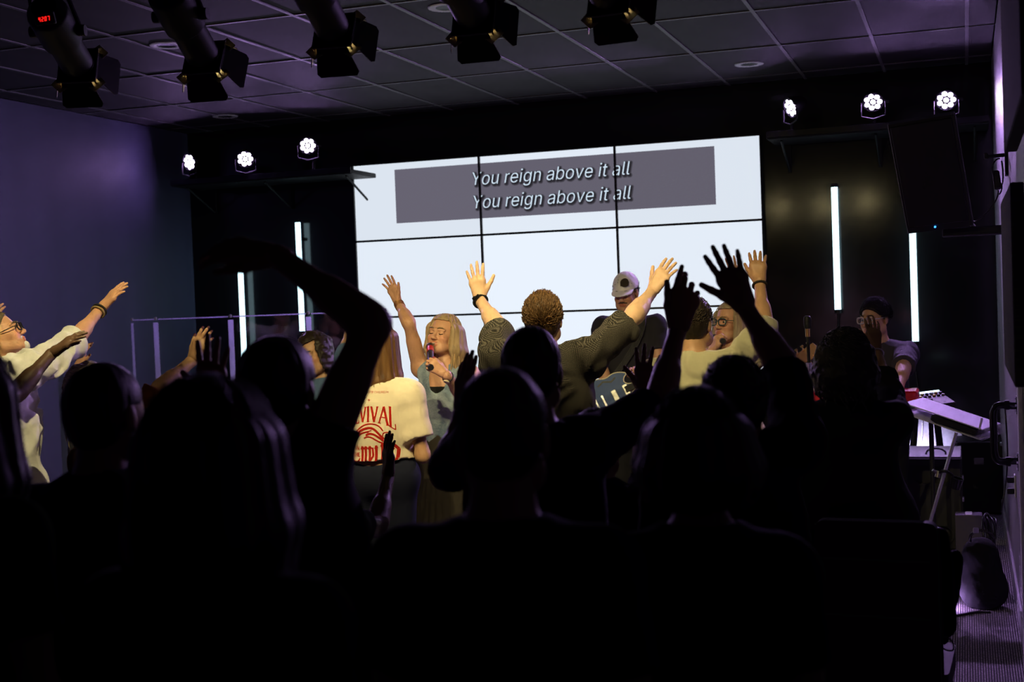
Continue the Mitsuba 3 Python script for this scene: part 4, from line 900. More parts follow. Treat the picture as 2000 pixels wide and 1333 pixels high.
grip_mic(singer, 'handheld black microphone with a red band at the singer\'s lips', -1, 'm_red', .026)
grip_mic(vocalist, 'handheld microphone below the chin of the woman in glasses', 1, None, .026, .05)
wrist_band(singer, -1, 'watch', None, .028, .010, .022, 'm_black', face=((-.1, -1, .1), .034, 1, 'round', 'm_cream'))
wrist_band(singer, 1, 'bangle', None, .029, .003, .012, 'm_gold', strands_=5)
p = PEOPLE[singer]; th = np.linspace(-2.2, 2.2, 26)
m = tubes([p['NB']+p['B'] @ A(math.sin(a)*.072, .02+math.cos(a)*.088, .018-.085*(math.cos(a)*.5+.5)**1.6) for a in th], .0022, 6); part(singer, 'necklace', m, 'm_gold', True)
f = Field(p['NB']-.3, p['NB']+.1, .008); f.ell(p['NB']*.68+p['hip']*.32+p['B'][:, 1]*.005, A(.157, .1255, .199), p['B'], .02); f.D = np.maximum(f.D, (f.ax[2][None, None, :]-(p['NB'][2]-.105)).astype(np.float32)); f.D = np.maximum(f.D, (p['NB'][2]-.20-f.ax[2][None, None, :]).astype(np.float32))
m = f.mesh(); part(singer, 'undershirt', m, 'm_cloth', True, color=colored(m, (.012, .012, .013)))

# red print on the beige t-shirt, laid onto its cloth
GL = {'R': [(.12, 0, .12, 1, 1), (.12, 1, .62, 1, 0), (.62, 1, .82, .86, 0), (.82, .86, .82, .66, 1), (.82, .66, .6, .52, 0), (.6, .52, .12, .52, 0), (.5, .52, .9, 0, 1)], 'E': [(.15, 0, .15, 1, 1), (.15, 1, .88, 1, 0), (.15, .5, .65, .5, 0), (.15, 0, .9, 0, 0), (.88, 1, .88, .82, 0), (.9, 0, .9, .2, 0), (.65, .6, .65, .4, 0)],
      'V': [(.08, 1, .5, 0, 1), (.92, 1, .5, 0, .5), (-.06, 1, .24, 1, 0), (.76, 1, 1.06, 1, 0)], 'I': [(.5, 0, .5, 1, 1), (.2, 1, .8, 1, 0), (.2, 0, .8, 0, 0)], 'A': [(.08, 0, .5, 1, .5), (.92, 0, .5, 1, 1), (.26, .38, .74, .38, 0), (-.06, 0, .24, 0, 0), (.76, 0, 1.06, 0, 0)],
      'L': [(.2, 0, .2, 1, 1), (.0, 1, .42, 1, 0), (.05, 0, .9, 0, 0), (.9, 0, .9, .25, 0)], 'N': [(.12, 0, .12, 1, .6), (.12, 1, .88, 0, 1), (.88, 0, .88, 1, .6), (0, 1, .2, 1, 0), (.76, 1, 1, 1, 0), (0, 0, .24, 0, 0)], 'T': [(.5, 0, .5, 1, 1), (.05, 1, .95, 1, 0), (.05, 1, .05, .8, 0), (.95, 1, .95, .8, 0), (.3, 0, .7, 0, 0)],
      'H': [(.15, 0, .15, 1, 1), (.85, 0, .85, 1, 1), (.15, .5, .85, .5, 0), (.0, 1, .3, 1, 0), (.7, 1, 1, 1, 0), (0, 0, .3, 0, 0), (.7, 0, 1, 0, 0)],
      'w': [(.08, .12, .08, .88, 1), (.36, .10, .36, .88, 1), (.70, .10, .70, .88, 1), (.08, .12, .2, 0, .8), (.2, 0, .36, .14, .6), (.36, .1, .52, 0, .8), (.52, 0, .70, .14, .6), (.70, .10, .98, .42, .5), (.98, .42, .92, .88, .6), (-.04, .78, .08, .95, .5), (.08, .95, .22, .82, .5), (.36, .95, .24, .78, .5), (.36, .95, .5, .82, .5), (.70, .95, .58, .78, .5), (.7, .95, .84, .82, .5)],
      'i': [(.4, .1, .4, .88, 1), (.2, .78, .4, .97, .5), (.4, .97, .6, .82, .5), (.4, .1, .62, .0, .7), (.22, .12, .4, .02, .5)], 'l': [(.3, .1, .3, 1, 1), (.3, .1, .6, -.02, .8), (.6, -.02, .85, .2, .5), (.12, .86, .3, 1.05, .5), (.3, 1.05, .5, .9, .5)],
      'd': [(.2, .1, .2, .85, 1), (.2, .1, .5, -.02, .7), (.5, -.02, .82, .2, .9), (.82, .2, .82, .7, 1), (.82, .7, .4, 1.02, .9), (.05, .8, .3, .95, .5), (.2, .85, .5, .7, .5)]}
def glyph(ch, quad, wide, thin):
    """Strokes of a letter set into a quadrilateral (bottom left, bottom right, top right, top left)."""
    q = np.array(quad, float)
    def mp(u, v): return tuple((q[0]*(1-u)+q[1]*u)*(1-v)+(q[3]*(1-u)+q[2]*u)*v)
    return unary_union([LineString([mp(a, b), mp(c, d)]).buffer(thin+(wide-thin)*w, cap_style=2) for a, b, c, d, w in GL[ch]])
CQ = lambda x, y: (600+x/6.667, 740+y/6.667)
shapes = []
for ch, qd in (('R', ((535, 610), (612, 592), (612, 410), (535, 430))), ('E', ((615, 592), (678, 575), (678, 395), (615, 408))), ('V', ((688, 568), (788, 558), (788, 368), (688, 376))), ('I', ((790, 556), (846, 552), (846, 360), (790, 364))),
               ('V', ((856, 556), (950, 558), (950, 362), (856, 362))), ('A', ((958, 566), (1085, 606), (1085, 360), (958, 356))), ('L', ((1092, 612), (1172, 668), (1160, 380), (1082, 360)))):
    shapes.append(glyph(ch, [CQ(*c) for c in qd], 2.0, .8))
for w, pl in ((1.5, [(600, 712), (650, 672), (740, 612), (860, 582), (950, 606), (1012, 668)]), (2.6, [(600, 742), (655, 706), (760, 652), (870, 640), (950, 700), (1015, 770)]), (1.0, [(610, 770), (700, 712), (780, 690), (860, 668)]),
              (2.4, [(790, 730), (850, 712), (920, 734), (1010, 800)]), (1.2, [(660, 752), (740, 706), (820, 690)]), (1.6, [(760, 770), (850, 758), (930, 800), (1010, 832)]), (1.2, [(1010, 800), (1070, 822), (1120, 790), (1120, 730), (1070, 694), (1020, 706), (1012, 740)]),
              (1.2, [(505, 1062), (545, 1048), (590, 1072), (680, 1040)]), (1.2, [(545, 1092), (600, 1094), (676, 1058)]), (1.2, [(560, 1130), (620, 1120), (670, 1084)])):
    c = curve([(*CQ(*q), 0) for q in pl], 30)[:, :2]; shapes.append(LineString(c).buffer(w*.8))
x0 = 596
for ch, (a, b), (t0, t1) in (('I', (594, 622), (890, 938)), ('N', (628, 668), (888, 935)), ('T', (560, 592), (972, 1020)), ('H', (600, 638), (972, 1020)), ('E', (644, 678), (970, 1018))):
    shapes.append(glyph(ch, [CQ(a, t1), CQ(b, t1-3), CQ(b, t0-3), CQ(a, t0)], .9, .45))
for ch, (a, b), (t0, t1) in (('w', (705, 885), (872, 1105)), ('i', (890, 965), (862, 1095)), ('l', (970, 1060), (850, 1090)), ('d', (1075, 1200), (850, 1085))):
    shapes.append(glyph(ch, [CQ(a, t1), CQ(b, t1-8), CQ(b, t0-8), CQ(a, t0)], 2.5, 1.1))
for cx_, cy_ in ((825, 275), (857, 1192)):
    x, y = CQ(cx_, cy_); shapes.append(Polygon([(x+r_*math.cos(k*math.pi/8), y+r_*math.sin(k*math.pi/8)) for k, r_ in enumerate([4.8, .9, 2.2, .9]*4)]))
tpc = text_poly('LIFE CHURCH', 4.2); b_ = tpc.bounds
shapes.append(affinity.translate(affinity.scale(affinity.scale(tpc, 1, -1, origin=(0, 0)), 43/(b_[2]-b_[0]), 1.0, origin=(0, 0)), 716.5, 768))
p = PEOPLE[teeback]; dpt = (p['NB']-CAM) @ FWD-.12
for shp in shapes:
    m = extr(shp, .02); fz = np.asarray(m.faces)[np.asarray(m.face_normals)[:, 2] > .9]
    m = trimesh.Trimesh(m.vertices, fz, process=True); m.remove_unreferenced_vertices()
    vv, ff = trimesh.remesh.subdivide_to_size(np.asarray(m.vertices), np.asarray(m.faces), 3.0, max_iter=6)
    pl = np.array([seen(a, b, dpt) for a, b, _ in vv]); pl[:, 1] = pl[:, 1].min()-.6
    hit, ri, ti = p['shirt'].ray.intersects_location(pl, np.tile(A(0, 1, 0), (len(pl), 1)), multiple_hits=False)
    yy = np.full(len(pl), np.nan); yy[ri] = hit[:, 1]; good = ~np.isnan(yy)
    ff = ff[good[ff].all(1)]
    if len(ff) == 0: continue
    P3 = pl.copy(); P3[:, 1] = np.where(good, yy-.0022, 0); ff = ff[np.ptp(P3[ff][:, :, 1], axis=1) < .05]
    if len(ff) == 0: continue
    pm = trimesh.Trimesh(P3, ff, process=False); pm.remove_unreferenced_vertices()
    part(teeback, 'print_mark', pm, 'm_print', True, label='red print' if shp is shapes[0] else None)

# ------------------------------------------------------------------ guitars
def guitar(name, label, cat_, C, xdir, ndir, body_b, neck_b='m_wood', sc=1.):
    t = thing(name, label, cat_); x = nrm(xdir); n = nrm(ndir-x*(ndir @ x)); M = basis(C, x*sc, np.cross(n, x)*sc, n*sc)
    a = np.linspace(0, 2*np.pi, 90, endpoint=False); out = []
    for q in a:
        r = .19+.022*math.cos(2*q)-.012*math.cos(q)
        out.append((1.05*r*math.cos(q), r*math.sin(q)*(.92-.13*math.exp(-((math.cos(q)-.15)/.25)**2))))
    poly = Polygon(out).buffer(0)
    for s in (-1, 1): poly = poly.difference(affinity.rotate(affinity.scale(Point(0, 0).buffer(1, 16), .075, .045), s*-24).buffer(0) if False else affinity.translate(affinity.scale(Point(0, 0).buffer(1, 16), .06, .038), .185, s*.058))
    poly = poly.buffer(-.008).buffer(.008)
    b = extr(poly, .045); b.apply_translation((0, 0, -.045)); part(t, 'body', place(b, M), body_b)
    bd = extr(poly.buffer(.003).difference(poly.buffer(-.003)), .008); bd.apply_translation((0, 0, -.006)); part(t, 'binding', place(bd, M), 'm_cream')
    part(t, 'neck', place(bx(.40, 0, .004, .56, .044, .020, .006), M), neck_b)
    part(t, 'fretboard', place(bx(.36, 0, .016, .50, .042, .006, .002), M), 'm_dark')
    for k in range(10): part(t, 'fret', place(bx(.60-.5*(1-2**(-k/12))*1.1, 0, .0196, .002, .040, .002), M), 'm_dullmetal')
    hs = extr(Polygon([(.67, -.022), (.70, -.038), (.84, -.046), (.86, -.02), (.85, .02), (.84, .046), (.70, .038), (.67, .022)]), .016); hs.apply_translation((0, 0, -.008)); part(t, 'headstock', place(hs, M), neck_b)
    for k in range(3):
        for s in (-1, 1):
            part(t, 'tuner', place(cat(cyl((.72+.045*k, s*.034, .006), (.72+.045*k, s*.034, .024), .006, 10), cyl((.72+.045*k, s*.040, .0), (.72+.045*k, s*.062, 0), .004, 8), bx(.72+.045*k, s*.068, 0, .022, .014, .010, .004)), M), 'm_gold')
    for px_ in (.035, .115): part(t, 'pickup', place(bx(px_, 0, .006, .036, .075, .014, .003), M), 'm_dullmetal')
    part(t, 'bridge', place(bx(-.045, 0, .008, .018, .085, .014, .003), M), 'm_chrome'); part(t, 'tailpiece', place(bx(-.095, 0, .008, .016, .085, .014, .003), M), 'm_chrome')
    for s in (-1, 1): part(t, 'sound_hole', place(place(extr(LineString([(-.06, 0), (-.02, .012), (.03, -.012), (.06, 0)]).buffer(.005), .002), trimesh.transformations.translation_matrix((0.02, s*.105, 0.0))), M), 'm_black')
    for k in range(4): part(t, 'knob', place(cyl((-.09+.03*(k % 2), -.09-.022*(k//2), 0), (-.09+.03*(k % 2), -.09-.022*(k//2), .012), .010, 12), M), 'm_gold')
    part(t, 'strings', place(cat(*[cyl((-.10, (k-2.5)*.0075, .0225), (.69, (k-2.5)*.006, .0225), .0006, 5) for k in range(6)]), M), 'm_chrome')
    return t, M
C = seen(1193, 778, 8.42)
g1, M1 = guitar('electric_guitar', 'blue semi hollow electric guitar with gold knobs held by the guitarist', 'guitar', C, seen(1300, 722, 8.36)-C, A(-.1, -1, .12), 'm_blue')
p = PEOPLE[guitarist]; e1 = (M1 @ A(-.20, 0, -.02, 1))[:3]; e2 = (M1 @ A(.19, .02, -.045, 1))[:3]
sh_ = p['NB']+p['B'] @ A(-.10, .03, -.01)
part(g1, 'strap', cat(*[tubes(curve([sh_+A(0, .0, .05)+o_, p['NB']+p['B'] @ A(-.11, .13, -.10)+o_, p['NB']+p['B'] @ A(.0, .17, -.30)+o_, e1+o_], 20), .006, 6) for o_ in [A(k*.010, 0, 0) for k in range(-2, 3)]]), 'm_dark', True)
C = seen(1390, 812, 8.55); H_ = seen(1604, 676, 8.2)
g2, M2 = guitar('electric_guitar', 'electric guitar with a wooden headstock and gold tuners behind the microphone stand', 'guitar', C, H_-C, A(-.3, -1, .2), 'm_cream', 'm_wood', .98*np.linalg.norm(H_-C)/.86)
t = thing('guitar_stand', 'black stand carrying the guitar with the gold tuners', 'stand')
cz = (M2 @ A(-.02, -.10, -.05, 1))[:3]
part(t, 'post', cyl((cz[0], cz[1]+.02, .04), (cz[0], cz[1]+.02, cz[2]+.04), .014, 12), 'm_black')
part(t, 'cradle', cat(*[tubes([cz+A(s*.10, .03, -.03), cz+A(s*.10, -.10, -.06), cz+A(s*.10, -.11, 0)], .009, 8) for s in (-1, 1)]+[cyl(cz+A(-.1, .02, -.03), cz+A(.1, .02, -.03), .01, 8)]), 'm_black')
for k in range(3): part(t, 'leg', cyl((cz[0], cz[1]+.02, .12), (cz[0]+.3*math.cos(k*2.1+.4), cz[1]+.3*math.sin(k*2.1+.4), .012), .010, 8), 'm_black')

# ------------------------------------------------------------------ stage things at the right
t = thing('microphone_stand', 'black microphone on a tall straight stand before the right wall', 'microphone stand')
mh = seen(1577, 632, 7.3); bs = A(mh[0]+.0, mh[1], 0)
part(t, 'pole', cyl((mh[0]+.012, mh[1], .02), (mh[0], mh[1], mh[2]-.04), .009, 12), 'm_blackmetal', 40)
part(t, 'clutch', cyl((mh[0]+.003, mh[1], mh[2]-.30), (mh[0]+.002, mh[1], mh[2]-.22), .017, 14), 'm_chrome', 40)
part(t, 'clip', cyl((mh[0], mh[1], mh[2]-.075), (mh[0], mh[1], mh[2]-.03), .013, 12), 'm_gold', 40)
part(t, 'base', lathe([[0, .03], [.03, .03], [.12, .012], [.13, 0], [0, 0]], (mh[0]+.012, mh[1], 0), (0, 0, 1), 32), 'm_blackmetal', 40)
part(t, 'microphone', lathe([[0, -.03], [.016, -.03], [.020, -.02], [.022, .02], [.020, .035], [.012, .042], [0, .042]], mh, (0, 0, 1), 20), 'm_blackmetal', 40)

t = thing('keyboard', 'red stage keyboard in front of the player in clear glasses', 'keyboard')
c = seen(1677, 770, 7.75); ln = .68
part(t, 'case', bx(c[0]-.0, c[1], c[2]-.02, ln, .28, .085, .012), 'm_red')
for k in range(17): part(t, 'white_key', bx(c[0]-ln/2+.05+k*.0325, c[1]+.075, c[2]+.026, .0300, .12, .014, .003), 'm_white')
for k in range(16):
    if k % 7 not in (2, 6): part(t, 'black_key', bx(c[0]-ln/2+.066+k*.0325, c[1]+.052, c[2]+.036, .016, .08, .012, .003), 'm_black')
t2 = thing('keyboard_stand', 'black crossed stand under the red keyboard', 'stand')
zt = c[2]-.065
for s in (-1, 1):
    for yv in (-.1, .1): part(t2, 'leg', cyl((c[0]-.03-s*.24, c[1]+yv, .015), (c[0]-.03+s*.24, c[1]+yv, zt-.015), .013, 10), 'm_blackmetal')
    part(t2, 'foot', cyl((c[0]-.03-s*.24, c[1]-.2, .015), (c[0]-.03-s*.24, c[1]+.2, .015), .015, 10), 'm_blackmetal'); part(t2, 'rest', cyl((c[0]-.03-s*.24, c[1]-.15, zt-.012), (c[0]-.03-s*.24, c[1]+.15, zt-.012), .012, 10), 'm_blackmetal')

t = thing('subwoofer', 'large black subwoofer cabinet lit purple on top, at the right', 'loudspeaker')
a, b = seen(1758, 894, 8.45), seen(1878, 890, 8.45); zt = a[2]; w = b[0]-a[0]
y0 = a[1]; cab = bx((a[0]+b[0])/2, y0+.31, zt/2+.015, w, .60, zt-.03, .012)
def slot(cz_, wv, hv): return place(extr(affinity.scale(Point(0, 0).buffer(1, 16), hv*.5, hv*.5).union(sbox(-wv/2+hv/2, -hv/2, wv/2-hv/2, hv/2)).union(affinity.translate(Point(0, 0).buffer(hv/2, 16), wv/2-hv/2, 0)).union(affinity.translate(Point(0, 0).buffer(hv/2, 16), -wv/2+hv/2, 0)), .10), basis(((a[0]+b[0])/2, y0+.05, cz_), A(1, 0, 0), A(0, 0, 1), A(0, -1, 0)))
hz = [zt-.115, zt-.50]
cm_ = man(cab)
for h_ in hz: cm_ = cm_-man(slot(h_, .24, .11))
q = cm_.to_mesh(); part(t, 'cabinet', trimesh.Trimesh(q.vert_properties[:, :3], q.tri_verts, process=False), 'm_dark', False)
for h_ in hz:
    part(t, 'port_ring', place(extr(slot(0, .25, .12).bounds is not None and LineString([(-.065, 0), (.065, 0)]).buffer(.066, 16).difference(LineString([(-.065, 0), (.065, 0)]).buffer(.058, 16)), .012), basis(((a[0]+b[0])/2, y0+.012, h_), A(1, 0, 0), A(0, 0, 1), A(0, -1, 0))), 'm_dark')
    part(t, 'port', place(extr(LineString([(-.065, 0), (.065, 0)]).buffer(.058, 16), .004), basis(((a[0]+b[0])/2, y0+.06, h_), A(1, 0, 0), A(0, 0, 1), A(0, -1, 0))), 'm_black')
part(t, 'handle', tubes(curve([((a[0]+b[0])/2-.03, y0+.14, zt+.002), ((a[0]+b[0])/2-.03, y0+.14, zt+.014), ((a[0]+b[0])/2+.09, y0+.14, zt+.014), ((a[0]+b[0])/2+.09, y0+.14, zt+.002)], 16), .006, 6), 'm_black')
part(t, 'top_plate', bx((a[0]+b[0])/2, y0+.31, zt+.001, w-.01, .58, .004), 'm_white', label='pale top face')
for dx in (-1, 1):
    for dy in (.06, .56): part(t, 'foot', cyl(((a[0]+b[0])/2+dx*(w/2-.05), y0+dy, 0), ((a[0]+b[0])/2+dx*(w/2-.05), y0+dy, .03), .02, 12), 'm_black')
for k in range(4): part(t, 'corner', bx(b[0]+.004, y0+.02, .08+k*.14, .012, .03, .03, .003), 'm_chrome')

t = thing('stool', 'black metal stool behind the subwoofer against the glowing wall', 'stool')
c = seen(1808, 800, 9.75); zs = .80
part(t, 'seat', lathe([[0, .0], [.15, 0], [.165, .012], [.16, .03], [0, .034]], (c[0], c[1], zs), (0, 0, 1), 28), 'm_black', 35)
for k in range(4):
    an = math.pi/4+k*math.pi/2; part(t, 'leg', cyl((c[0]+.10*math.cos(an), c[1]+.10*math.sin(an), zs), (c[0]+.20*math.cos(an), c[1]+.20*math.sin(an), 0), .022, 10, .022), 'm_black')
ring = [(c[0]+.145*math.cos(x), c[1]+.145*math.sin(x), .46) for x in math.pi/4+np.arange(5)*math.pi/2]
part(t, 'rung', tubes(ring, .010, 6), 'm_black')

t = thing('mixer', 'small mixer tilted on a stand with a bright screen edge above the music stand', 'audio mixer')
tl, tr, br_, bl_ = seen(1803, 770, 8.25), seen(1858, 763, 8.25), seen(1846, 786, 8.0), seen(1788, 795, 8.0)
xd = nrm(tr-tl); yd = nrm((tl-bl_)-(tl-bl_) @ xd*xd); zd = np.cross(xd, yd); W_ = np.linalg.norm(tr-tl); H_2 = np.linalg.norm(tl-bl_)
zd = zd if zd[1] < 0 else -zd
Mm = basis((tl+tr+br_+bl_)/4, xd, yd, zd)
part(t, 'case', place(bx(0, 0, -.03, W_, H_2, .06, .006), Mm), 'm_black')
emit(t, 'screen', place(bx(0, H_2/2-.004, .004, W_*.92, .016, .008), Mm), (1.2, 2.0, 2.1), .3, label='bright screen edge')
for k in range(6):
    for j in range(2): part(t, 'connector', place(cyl((-W_*.4+k*W_*.16, H_2*(.30-.18*j), -.005), (-W_*.4+k*W_*.16, H_2*(.30-.18*j), .012), .010, 10), Mm), ('m_dullmetal', 'm_gold', 'm_black')[(k+j) % 3])
cb = (bl_+br_)/2
part(t, 'stand_pole', cyl((cb[0], cb[1]+.04, 0.02), (cb[0], cb[1]+.04, cb[2]+.03), .014, 10), 'm_black')
part(t, 'stand_base', lathe([[0, .02], [.14, .008], [.15, 0], [0, 0]], (cb[0], cb[1]+.04, 0), (0, 0, 1), 28), 'm_black', 35)

t = thing('music_stand', 'clear acrylic music stand on a slanted chrome pole right of the grey haired woman', 'music stand')
l0, r0 = seen(1762, 797, 7.35), seen(1916, 850, 7.05)
xd = nrm(r0-l0); L = np.linalg.norm(r0-l0); dep = A(.25, 1, .10); dep = nrm(dep-xd*(dep @ xd)); n_ = np.cross(xd, dep); n_ = n_ if n_[2] > 0 else -n_
Ms = basis((l0+r0)/2, xd, dep, n_)
for nm, zz, yy_ in (('top_plate', .028, .12), ('tray_plate', -.028, .12)):
    part(t, nm, place(bx(0, yy_, zz, L, .24, .006, .002), Ms), 'm_frost', label='clear acrylic plate')
part(t, 'front_lip', place(bx(0, 0, 0, L, .005, .06, .001), Ms), 'm_acrylic')
part(t, 'end_curl', place(tubes([(L/2, y_, 0) for y_ in (0, .24)], .03, 14), Ms), 'm_acrylic', 40)
part(t, 'page_stop', place(bx(L/2-.02, .01, .06, .01, .012, .06, .003), Ms), 'm_frost')
part(t, 'tablet', place(bx(L*.16, .10, 0, L*.58, .20, .034, .006), Ms), 'm_black', label='black tablet in the tray')
pa, pb = seen(1868, 846, 7.16), seen(1818, 1016, 7.16)
dn = nrm(pb-pa); pe = pa+dn*((pa[2]-.25)/-dn[2])
part(t, 'pole', cyl(pa, pe, .0095, 14), 'm_chrome', 40)
pcl = seen(1833, 927, 7.16)
part(t, 'clamp', cat(cyl(pcl-dn*.018, pcl+dn*.018, .017, 14), cyl(pcl, pcl+A(-.03, -.01, .025), .008, 8)), 'm_dullmetal', 35)
part(t, 'cup_arm', tubes(curve([pcl, pcl+A(.03, -.02, .02), pcl+A(.06, -.02, .01), pcl+A(.075, -.02, -.02)], 12), .008, 8), 'm_blackgloss', True)
part(t, 'cup_holder', lathe([[.0, -.03], [.028, -.03], [.034, .03], [.030, .03], [.025, -.025], [0, -.025]], pcl+A(.09, -.02, -.045), A(.3, -.1, 1), 22), 'm_blackgloss', 35)
for k in range(3): part(t, 'leg', cyl(pe+A(0, 0, .10), A(pe[0]+.28*math.cos(k*2.094+.3), pe[1]+.28*math.sin(k*2.094+.3), .012), .010, 10), 'm_chrome')

# hanging loudspeaker
t = thing('hanging_loudspeaker', 'large black loudspeaker tilted down, hung before the right wall', 'loudspeaker')
TL, TR, BR, BL = seen(1734, 244, 7.0), seen(1862, 223, 6.8385), seen(1902, 440, 7.0585), seen(1771, 458, 7.22)
xd = nrm(TR-TL); yd = (TL+TR)/2-(BL+BR)/2; Hh = np.linalg.norm(yd); yd = nrm(yd-xd*(yd @ xd)); zd = np.cross(xd, yd); zd = zd if zd[1] < 0 else -zd
Ml = basis((TL+TR+BL+BR)/4, xd, yd, zd); Wd = np.linalg.norm(TR-TL)
hull = trimesh.convex.convex_hull(np.array([(sx*Wd/2*(1 if z_ > -.1 else .62), sy_*Hh/2*(1 if z_ > -.1 else .8), z_) for sx in (-1, 1) for sy_ in (-1, 1) for z_ in (0, -.05, -.22)]))
part(t, 'cabinet', place(hull, Ml), 'm_black'); part(t, 'grille', place(bx(0, .01, .006, Wd-.02, Hh-.05, .012, .004), Ml), 'm_black')
part(t, 'edge_trim', place(bx(Wd/2-.004, 0, -.012, .022, Hh, .036, .006), Ml), 'm_dark', label='lit side edge'); part(t, 'edge_trim', place(bx(-Wd/2+.0, 0, -.01, .004, Hh, .03, .001), Ml), 'm_dullmetal')
emit(t, 'power_light', place(cyl((-.02, -Hh/2+.025, .010), (-.02, -Hh/2+.025, .016), .006, 12), Ml), (.1, .7, 2.5), .02, label='blue power light')
b0 = seen(1838, 455, 7.25); bw = A(XR-.005, b0[1]-.05, b0[2]+.03)
part(t, 'bracket_bar', bx((b0[0]+XR)/2, b0[1], b0[2], XR-b0[0]-.01, .08, .05, .006), 'm_black'); part(t, 'bracket_post', cyl(seen(1903, 445, 7.2), (Ml @ A(Wd*.42, -Hh/2+.02, -.05, 1))[:3], .012, 10), 'm_dullmetal')
part(t, 'wall_plate', bx(XR-.01, b0[1], b0[2], .02, .16, .16, .004), 'm_black')
part(t, 'cable', tubes(curve([seen(1950, 372, 6.9), seen(1940, 400, 6.95), seen(1920, 422, 7.0), seen(1902, 432, 7.15)], 20), .004, 6), 'm_black', True)
# bracket with cables on the right wall
t = thing('cable_bracket', 'small black wall bracket with dangling cables right of the loudspeaker', 'wall bracket')
w0 = seen(1958, 303, 6.9); yw = w0[1]
part(t, 'plate', bx(XR-.008, yw, w0[2]-.03, .016, .09, .16, .003), 'm_black'); part(t, 'arm', cyl((XR-.01, yw, w0[2]), (seen(1926, 303, 6.9)[0], yw, w0[2]-.005), .010, 10), 'm_black'); part(t, 'tip', bx(seen(1926, 303, 6.9)[0], yw, w0[2]+.0, .02, .03, .035, .004), 'm_black')
part(t, 'cable', tubes(curve([seen(1952, 310, 6.9), seen(1940, 320, 6.88), seen(1938, 335, 6.88), seen(1948, 350, 6.88), seen(1952, 380, 6.88)], 20), .004, 6), 'm_black', True)
part(t, 'cable', tubes(curve([seen(1956, 315, 6.9), seen(1959, 340, 6.9), seen(1956, 362, 6.9), seen(1949, 358, 6.88)], 20), .004, 6), 'm_black', True)
part(t, 'adapter', place(bx(0, 0, 0, .035, .04, .10, .008), basis(seen(1947, 352, 6.86), A(1, 0, .1), A(0, 1, 0), A(-.1, 0, 1))), 'm_black')
for (y0_, y1_, z0_, z1_, X_, lb) in ((3.72, 5.35, 2.235, 3.36, .150, 'upper dark acoustic panel high on the right wall'), (4.85, 6.15, 1.375, 2.085, .152, 'lower dark acoustic panel on the right wall at head height')):
    t = thing('acoustic_panel', lb, 'acoustic panel')
    part(t, 'panel', bx((X_+XR-.028)/2, (y0_+y1_)/2, (z0_+z1_)/2, XR-.028-X_, y1_-y0_, z1_-z0_, .004), 'm_fabricpanel'); part(t, 'batten', bx(XR-.014, (y0_+y1_)/2, (z0_+z1_)/2, .027, y1_-y0_-.1, .05), 'm_black')
t = thing('pipe_rail', 'black iron pipe handle bolted to the right wall above the cables', 'handrail')
yp = 6.62; zt_, zb_ = 1.155, .885; xo = .108
part(t, 'pipe', tubes(curve([(XR-.01, yp, zt_), (xo+.045, yp, zt_), (xo+.012, yp, zt_-.008), (xo, yp, zt_-.045), (xo, yp, (zt_+zb_)/2), (xo, yp, zb_+.045), (xo+.012, yp, zb_+.008), (xo+.045, yp, zb_), (XR-.01, yp, zb_)], 50), .0175, 14), 'm_blackgloss', True)
for z_ in (zt_, zb_):
    part(t, 'flange', cyl((XR-.014, yp, z_), (XR, yp, z_), .045, 24), 'm_blackmetal', 40); part(t, 'collar', cyl((xo+.05, yp, z_), (xo+.072, yp, z_), .023, 16), 'm_blackmetal', 40)
    for a_ in range(4): part(t, 'bolt', cyl((XR-.020, yp+.032*math.cos(a_*1.57), z_+.032*math.sin(a_*1.57)), (XR-.012, yp+.032*math.cos(a_*1.57), z_+.032*math.sin(a_*1.57)), .006, 8), 'm_chrome')

# drum shield
t = thing('drum_shield', 'clear acrylic drum shield of hinged panels with violet lit edges at the left', 'drum shield')
jn = [seen(258, 630, 10.7), seen(304, 628, 10.5), seen(450, 618, 10.4), seen(602, 609, 10.4), seen(752, 604, 10.5)]
zt = np.mean([j[2] for j in jn])
for k in range(4):
    a, b = jn[k]*A(1, 1, 0), jn[k+1]*A(1, 1, 0); d = nrm(b-a); a, b = a+d*.02, b-d*.02
    q = trimesh.Trimesh([a, b, b+A(0, 0, zt), a+A(0, 0, zt)], [[0, 1, 2], [0, 2, 3]], process=False)
    kk = part(t, 'panel', q, 'm_acrylic', label='clear panel')
    scene[kk+'__top_edge'] = mikit.ply(cyl(a+A(0, 0, zt), b+A(0, 0, zt), .0045, 8), 'm_frostthin')
for k in range(5):
    j = jn[k]; part(t, 'hinge', bx(j[0], j[1], zt/2-.01, .045 if k else .022, .012, zt-.03, .003), 'm_frostthin' if k < 4 else 'm_acrylic', label='frosted upright hinge' if k < 4 else None); part(t, 'hinge_tip', bx(j[0], j[1], zt+.005, .02, .012, .025, .003), 'm_frost')

# empty chair and things at the lower right
t = thing('stacking_chair', 'empty black upholstered chair with its back to the camera at the lower right', 'chair')
c = seen(1710, 1017, 4.25); ch = c[2]; Rz = rot(-3); W2 = .192
Mc = basis(A(c[0], c[1], 0), Rz[:, 0], Rz[:, 1], A(0, 0, 1))
def rounded(wv, hv, dv, r): return extr(sbox(-wv/2+r, -hv/2+r, wv/2-r, hv/2-r).buffer(r, 10), dv)
bk = rounded(2*W2, .56, .05, .03); bk.apply_transform(basis((0, 0, ch-.28), A(1, 0, 0), A(0, 0, 1), A(0, -1, 0)) @ trimesh.transformations.translation_matrix((0, 0, -.025))); part(t, 'back_pad', place(bk, Mc), 'm_dark')
for zz in (ch-.125, ch-.31): part(t, 'seam', place(bx(0, -.026, zz, 2*W2-.05, .004, .006, .001), Mc), 'm_dullmetal')
st = rounded(.42, .42, .07, .04); st.apply_translation((0, .24, .41)); part(t, 'seat', place(st, Mc), 'm_dark')
